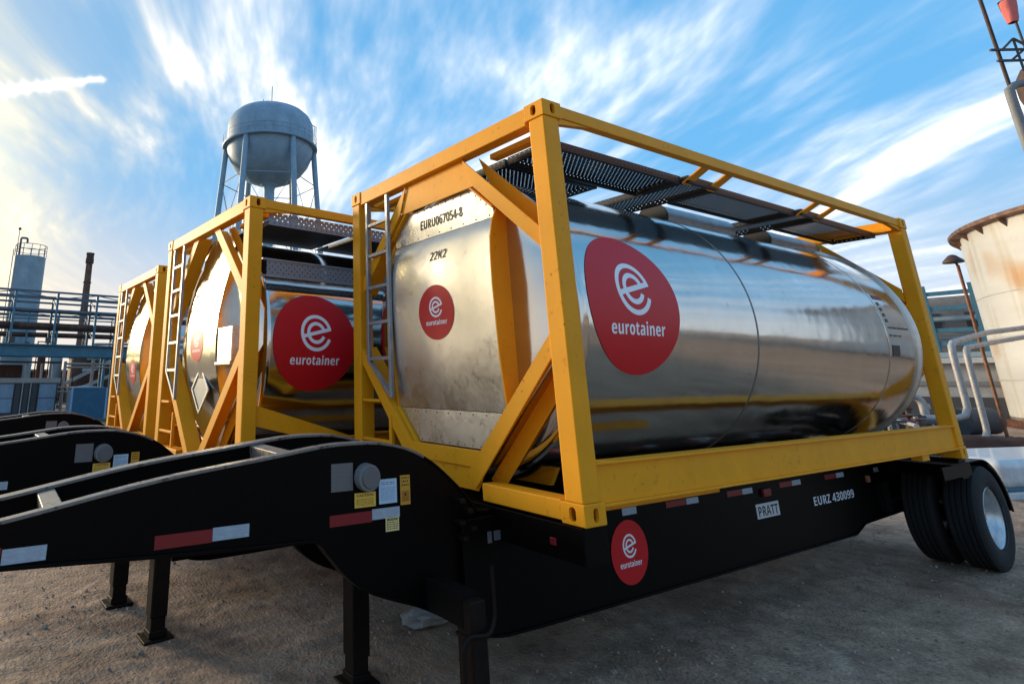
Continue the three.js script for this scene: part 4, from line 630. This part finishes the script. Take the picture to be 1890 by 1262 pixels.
{ // nose of a white vehicle, only its end in view
  const t = thing('white_vehicle', 'white rounded vehicle end with a dark blue band behind the rear wheel', 'vehicle', null, [11.55, .08, -1.2], -.3);
  part(t, 'body', [new RoundedBoxGeometry(3.4, .46, 1.5, 4, .14).translate(1.7, .42, -.6)], M.rim); part(t, 'band', [box(.03, 3.38, .16, .22, .13, -1.33, .02)], M.rackBlue); part(t, 'valance', [new RoundedBoxGeometry(3.3, .16, 1.44, 3, .05).translate(1.7, .09, -.6)], M.rim);
  for (const x of [.75, 2.7]) for (const z of [-.05, -1.15]) { const w = part(t, 'wheel', [new THREE.CylinderGeometry(.16, .16, .18, 24).rotateX(Math.PI / 2).translate(x, .15, z)], M.rubber, { uv: false }); part(w, 'hub', [new THREE.CylinderGeometry(.09, .09, .2, 16).rotateX(Math.PI / 2).translate(x, .17, z)], M.midGrey, { uv: false }); }
}
{ // lamp post
  const t = thing('lamp_post', 'leaning looking orange rusted lamp post beside the storage tank', 'lamp post', null, [24.9, 0, -3.9]); t.userData.label = 'thin rusty orange lamp post beside the storage tank';
  part(t, 'post', [rod([0, 0, 0], [0, 5.75, 0], .045, 12)], M.orangePipe); part(t, 'lamp_head', [lathe([[.04, 5.95], [.10, 5.92], [.26, 5.74], [.27, 5.68], [0, 5.70]], 20, .4).translate(-.35, .12, 0), rod([0, 5.72, 0], [-.32, 5.98, 0], .035, 8)], M.rustPipe);
}
{ // grey building with pipe gallery
  const t = thing('gallery_building', 'grey plant building with blue pipe galleries right of the rear yellow post', 'building', null, [50.5, 0, -10.5], .1);
  part(t, 'wall', [box(-3, 14, 0, 7.0, -9, 3.5, .02)], M.midGrey); part(t, 'upper_block', [box(-3, 2, 7.0, 9.6, 2.6, 6, .02)], M.paleGrey);
  part(t, 'canopy', [box(-4.4, -3, 3.3, 3.6, -9, 3.6, .02)], M.siloBlue);
  for (const y of [7.1, 6.2, 4.9, 4.1]) part(t, 'gallery_beam', [box(-4.3, -4.1, y - .12, y + .12, -9, 4, 0)], M.rackBlue);
  for (const z of [-8, -5.2, -2.6, -.4, 1.6, 3.4]) part(t, 'gallery_post', [box(-4.34, -4.18, 3.6, 7.6, z - .09, z + .09, 0)], M.rackBlue);
  for (const [y, r] of [[5.6, .16], [4.5, .12]]) part(t, 'pipe_run', [rod([-3.7, y, -9], [-3.7, y, 4], r, 10)], M.siloBlue);
  for (const z of [-6, -3.4, -.8, 1.5]) part(t, 'window', [box(-3.06, -2.98, 5.0, 6.0, z - .6, z + .6, 0)], M.darkGrey);
}
{ // low white building under the gallery
  const t = thing('white_shed', 'low white shed carrying yellow and red signs behind the white pipes', 'shed', null, [38, 0, -7.2], .12);
  part(t, 'wall', [box(-2, 8, 0, 2.75, -5, 3, .02)], M.paleGrey); part(t, 'roof', [box(-2.4, 8.2, 2.75, 3.0, -5.2, 3.2, .02)], M.white); part(t, 'trim', [box(-2.08, -2.0, 1.75, 1.95, -5, 3, 0)], M.midGrey); part(t, 'opening', [box(-2.03, -1.98, 0, 1.25, -4.8, 2.6, 0)], M.darkGrey);
  part(t, 'sign', [box(-2.12, -2.08, 1.72, 2.02, 1.1, 1.75, .004)], M.signYellow); part(t, 'sign', [box(-2.12, -2.08, 1.36, 1.66, 1.1, 1.78, .004)], M.signRed); part(t, 'bench', [box(-2.9, -2.3, .95, 1.1, 1.8, 3.4, .01), box(-2.8, -2.7, 0, .95, 2, 2.1, 0), box(-2.8, -2.7, 0, .95, 3.2, 3.3, 0)], M.bright);
}
{ // vent column with windsock
  const t = thing('vent_column', 'tall vent column with railed platform at the upper right corner', 'column', null, [22.15, .3, -.69]);
  part(t, 'vessel', lathe([[0, 9.1], [.28, 9.15], [.52, 9.4], [.58, 9.7], [.58, 10.2], [.40, 10.55], [.2, 10.65], [0, 10.66]], 32, .3).translate(.30, 0, .17), M.rustPipe); part(t, 'shaft', [rod([.30, 0, .17], [.30, 9.3, .17], .24, 20)], M.whitePipe);
  part(t, 'vent_pipe', [pipe([[.1, 10.15, .05], [-.74, 9.85, -.40], [-.74, 0, -.40]], .11, .18, 12)], M.midGrey);
  part(t, 'platform_rail', [bar([-1.05, 11.0, -.45], [.8, 11.0, .7], .06, .06), bar([-.95, 10.65, -.40], [.8, 10.65, .7], .06, .06), bar([-.75, 11.0, -.28], [-.45, 11.35, -.05], .05, .05), bar([-.45, 11.35, -.05], [0, 11.0, .2], .05, .05), bar([-.45, 10.3, -.05], [-.45, 11.3, -.05], .05, .05), bar([-.6, 10.65, -.2], [-.1, 11.1, .1], .05, .05), bar([-.1, 10.3, .1], [-.1, 11.1, .1], .05, .05), bar([-.1, 10.65, .1], [.4, 11.15, .4], .05, .05)], M.darkGrey);
  part(t, 'mast', [rod([-.62, 9.6, -.38], [-.62, 13.4, -.38], .045, 8)], M.rustPipe);
}
{ const t = thing('windsock', 'faded red windsock hanging from its pole at the upper right corner', 'windsock', null, [22.0, .35, -.62]);
  part(t, 'pole', [rod([0, 10.5, 0], [0, 12.25, 0], .03, 8)], M.darkGrey);
  const g = lathe([[.24, 0], [.25, -.08], [.23, -.35], [.20, -.6], [.17, -.85], [.14, -1.0]], 20, 0), p = g.attributes.position; for (let i = 0; i < p.count; i++) { const y = p.getY(i), k = .03 * n3(p.getX(i) * 6, y * 4, p.getZ(i) * 6); p.setXYZ(i, p.getX(i) + k + .28 * y, y, p.getZ(i) + k); } g.computeVertexNormals(); part(t, 'sock', g.scale(.72, .80, .72).translate(-.28, 12.5, 0), M.sockRed, { uv: false }); part(t, 'hoop', [new THREE.TorusGeometry(.176, .015, 6, 24).rotateX(Math.PI / 2).translate(-.28, 12.5, 0), rod([0, 12.24, 0], [-.2, 12.45, 0], .015, 6)], M.darkGrey);
}
{ // row of sheds across the yard, behind the camera: mirrored in the vessel
  const t = thing('yard_shed', 'long brown shed on the far side of the yard, mirrored in the vessel', 'shed', null, [6, 0, 38]);
  part(t, 'wall', [box(-30, 34, 0, 4.2, 0, 8, .02)], M.brown); part(t, 'roof', [plateXY([[-30.5, 4.2], [2, 5.4], [34.5, 4.2]], -.4, 8.4, .02)], M.midGrey); for (let i = 0; i < 8; i++) part(t, 'door', [box(-27 + i * 7.5, -23.5 + i * 7.5, 0, 3.2, -.06, -.01, .01)], M.paleGrey);
}

renderer.render(scene, camera);
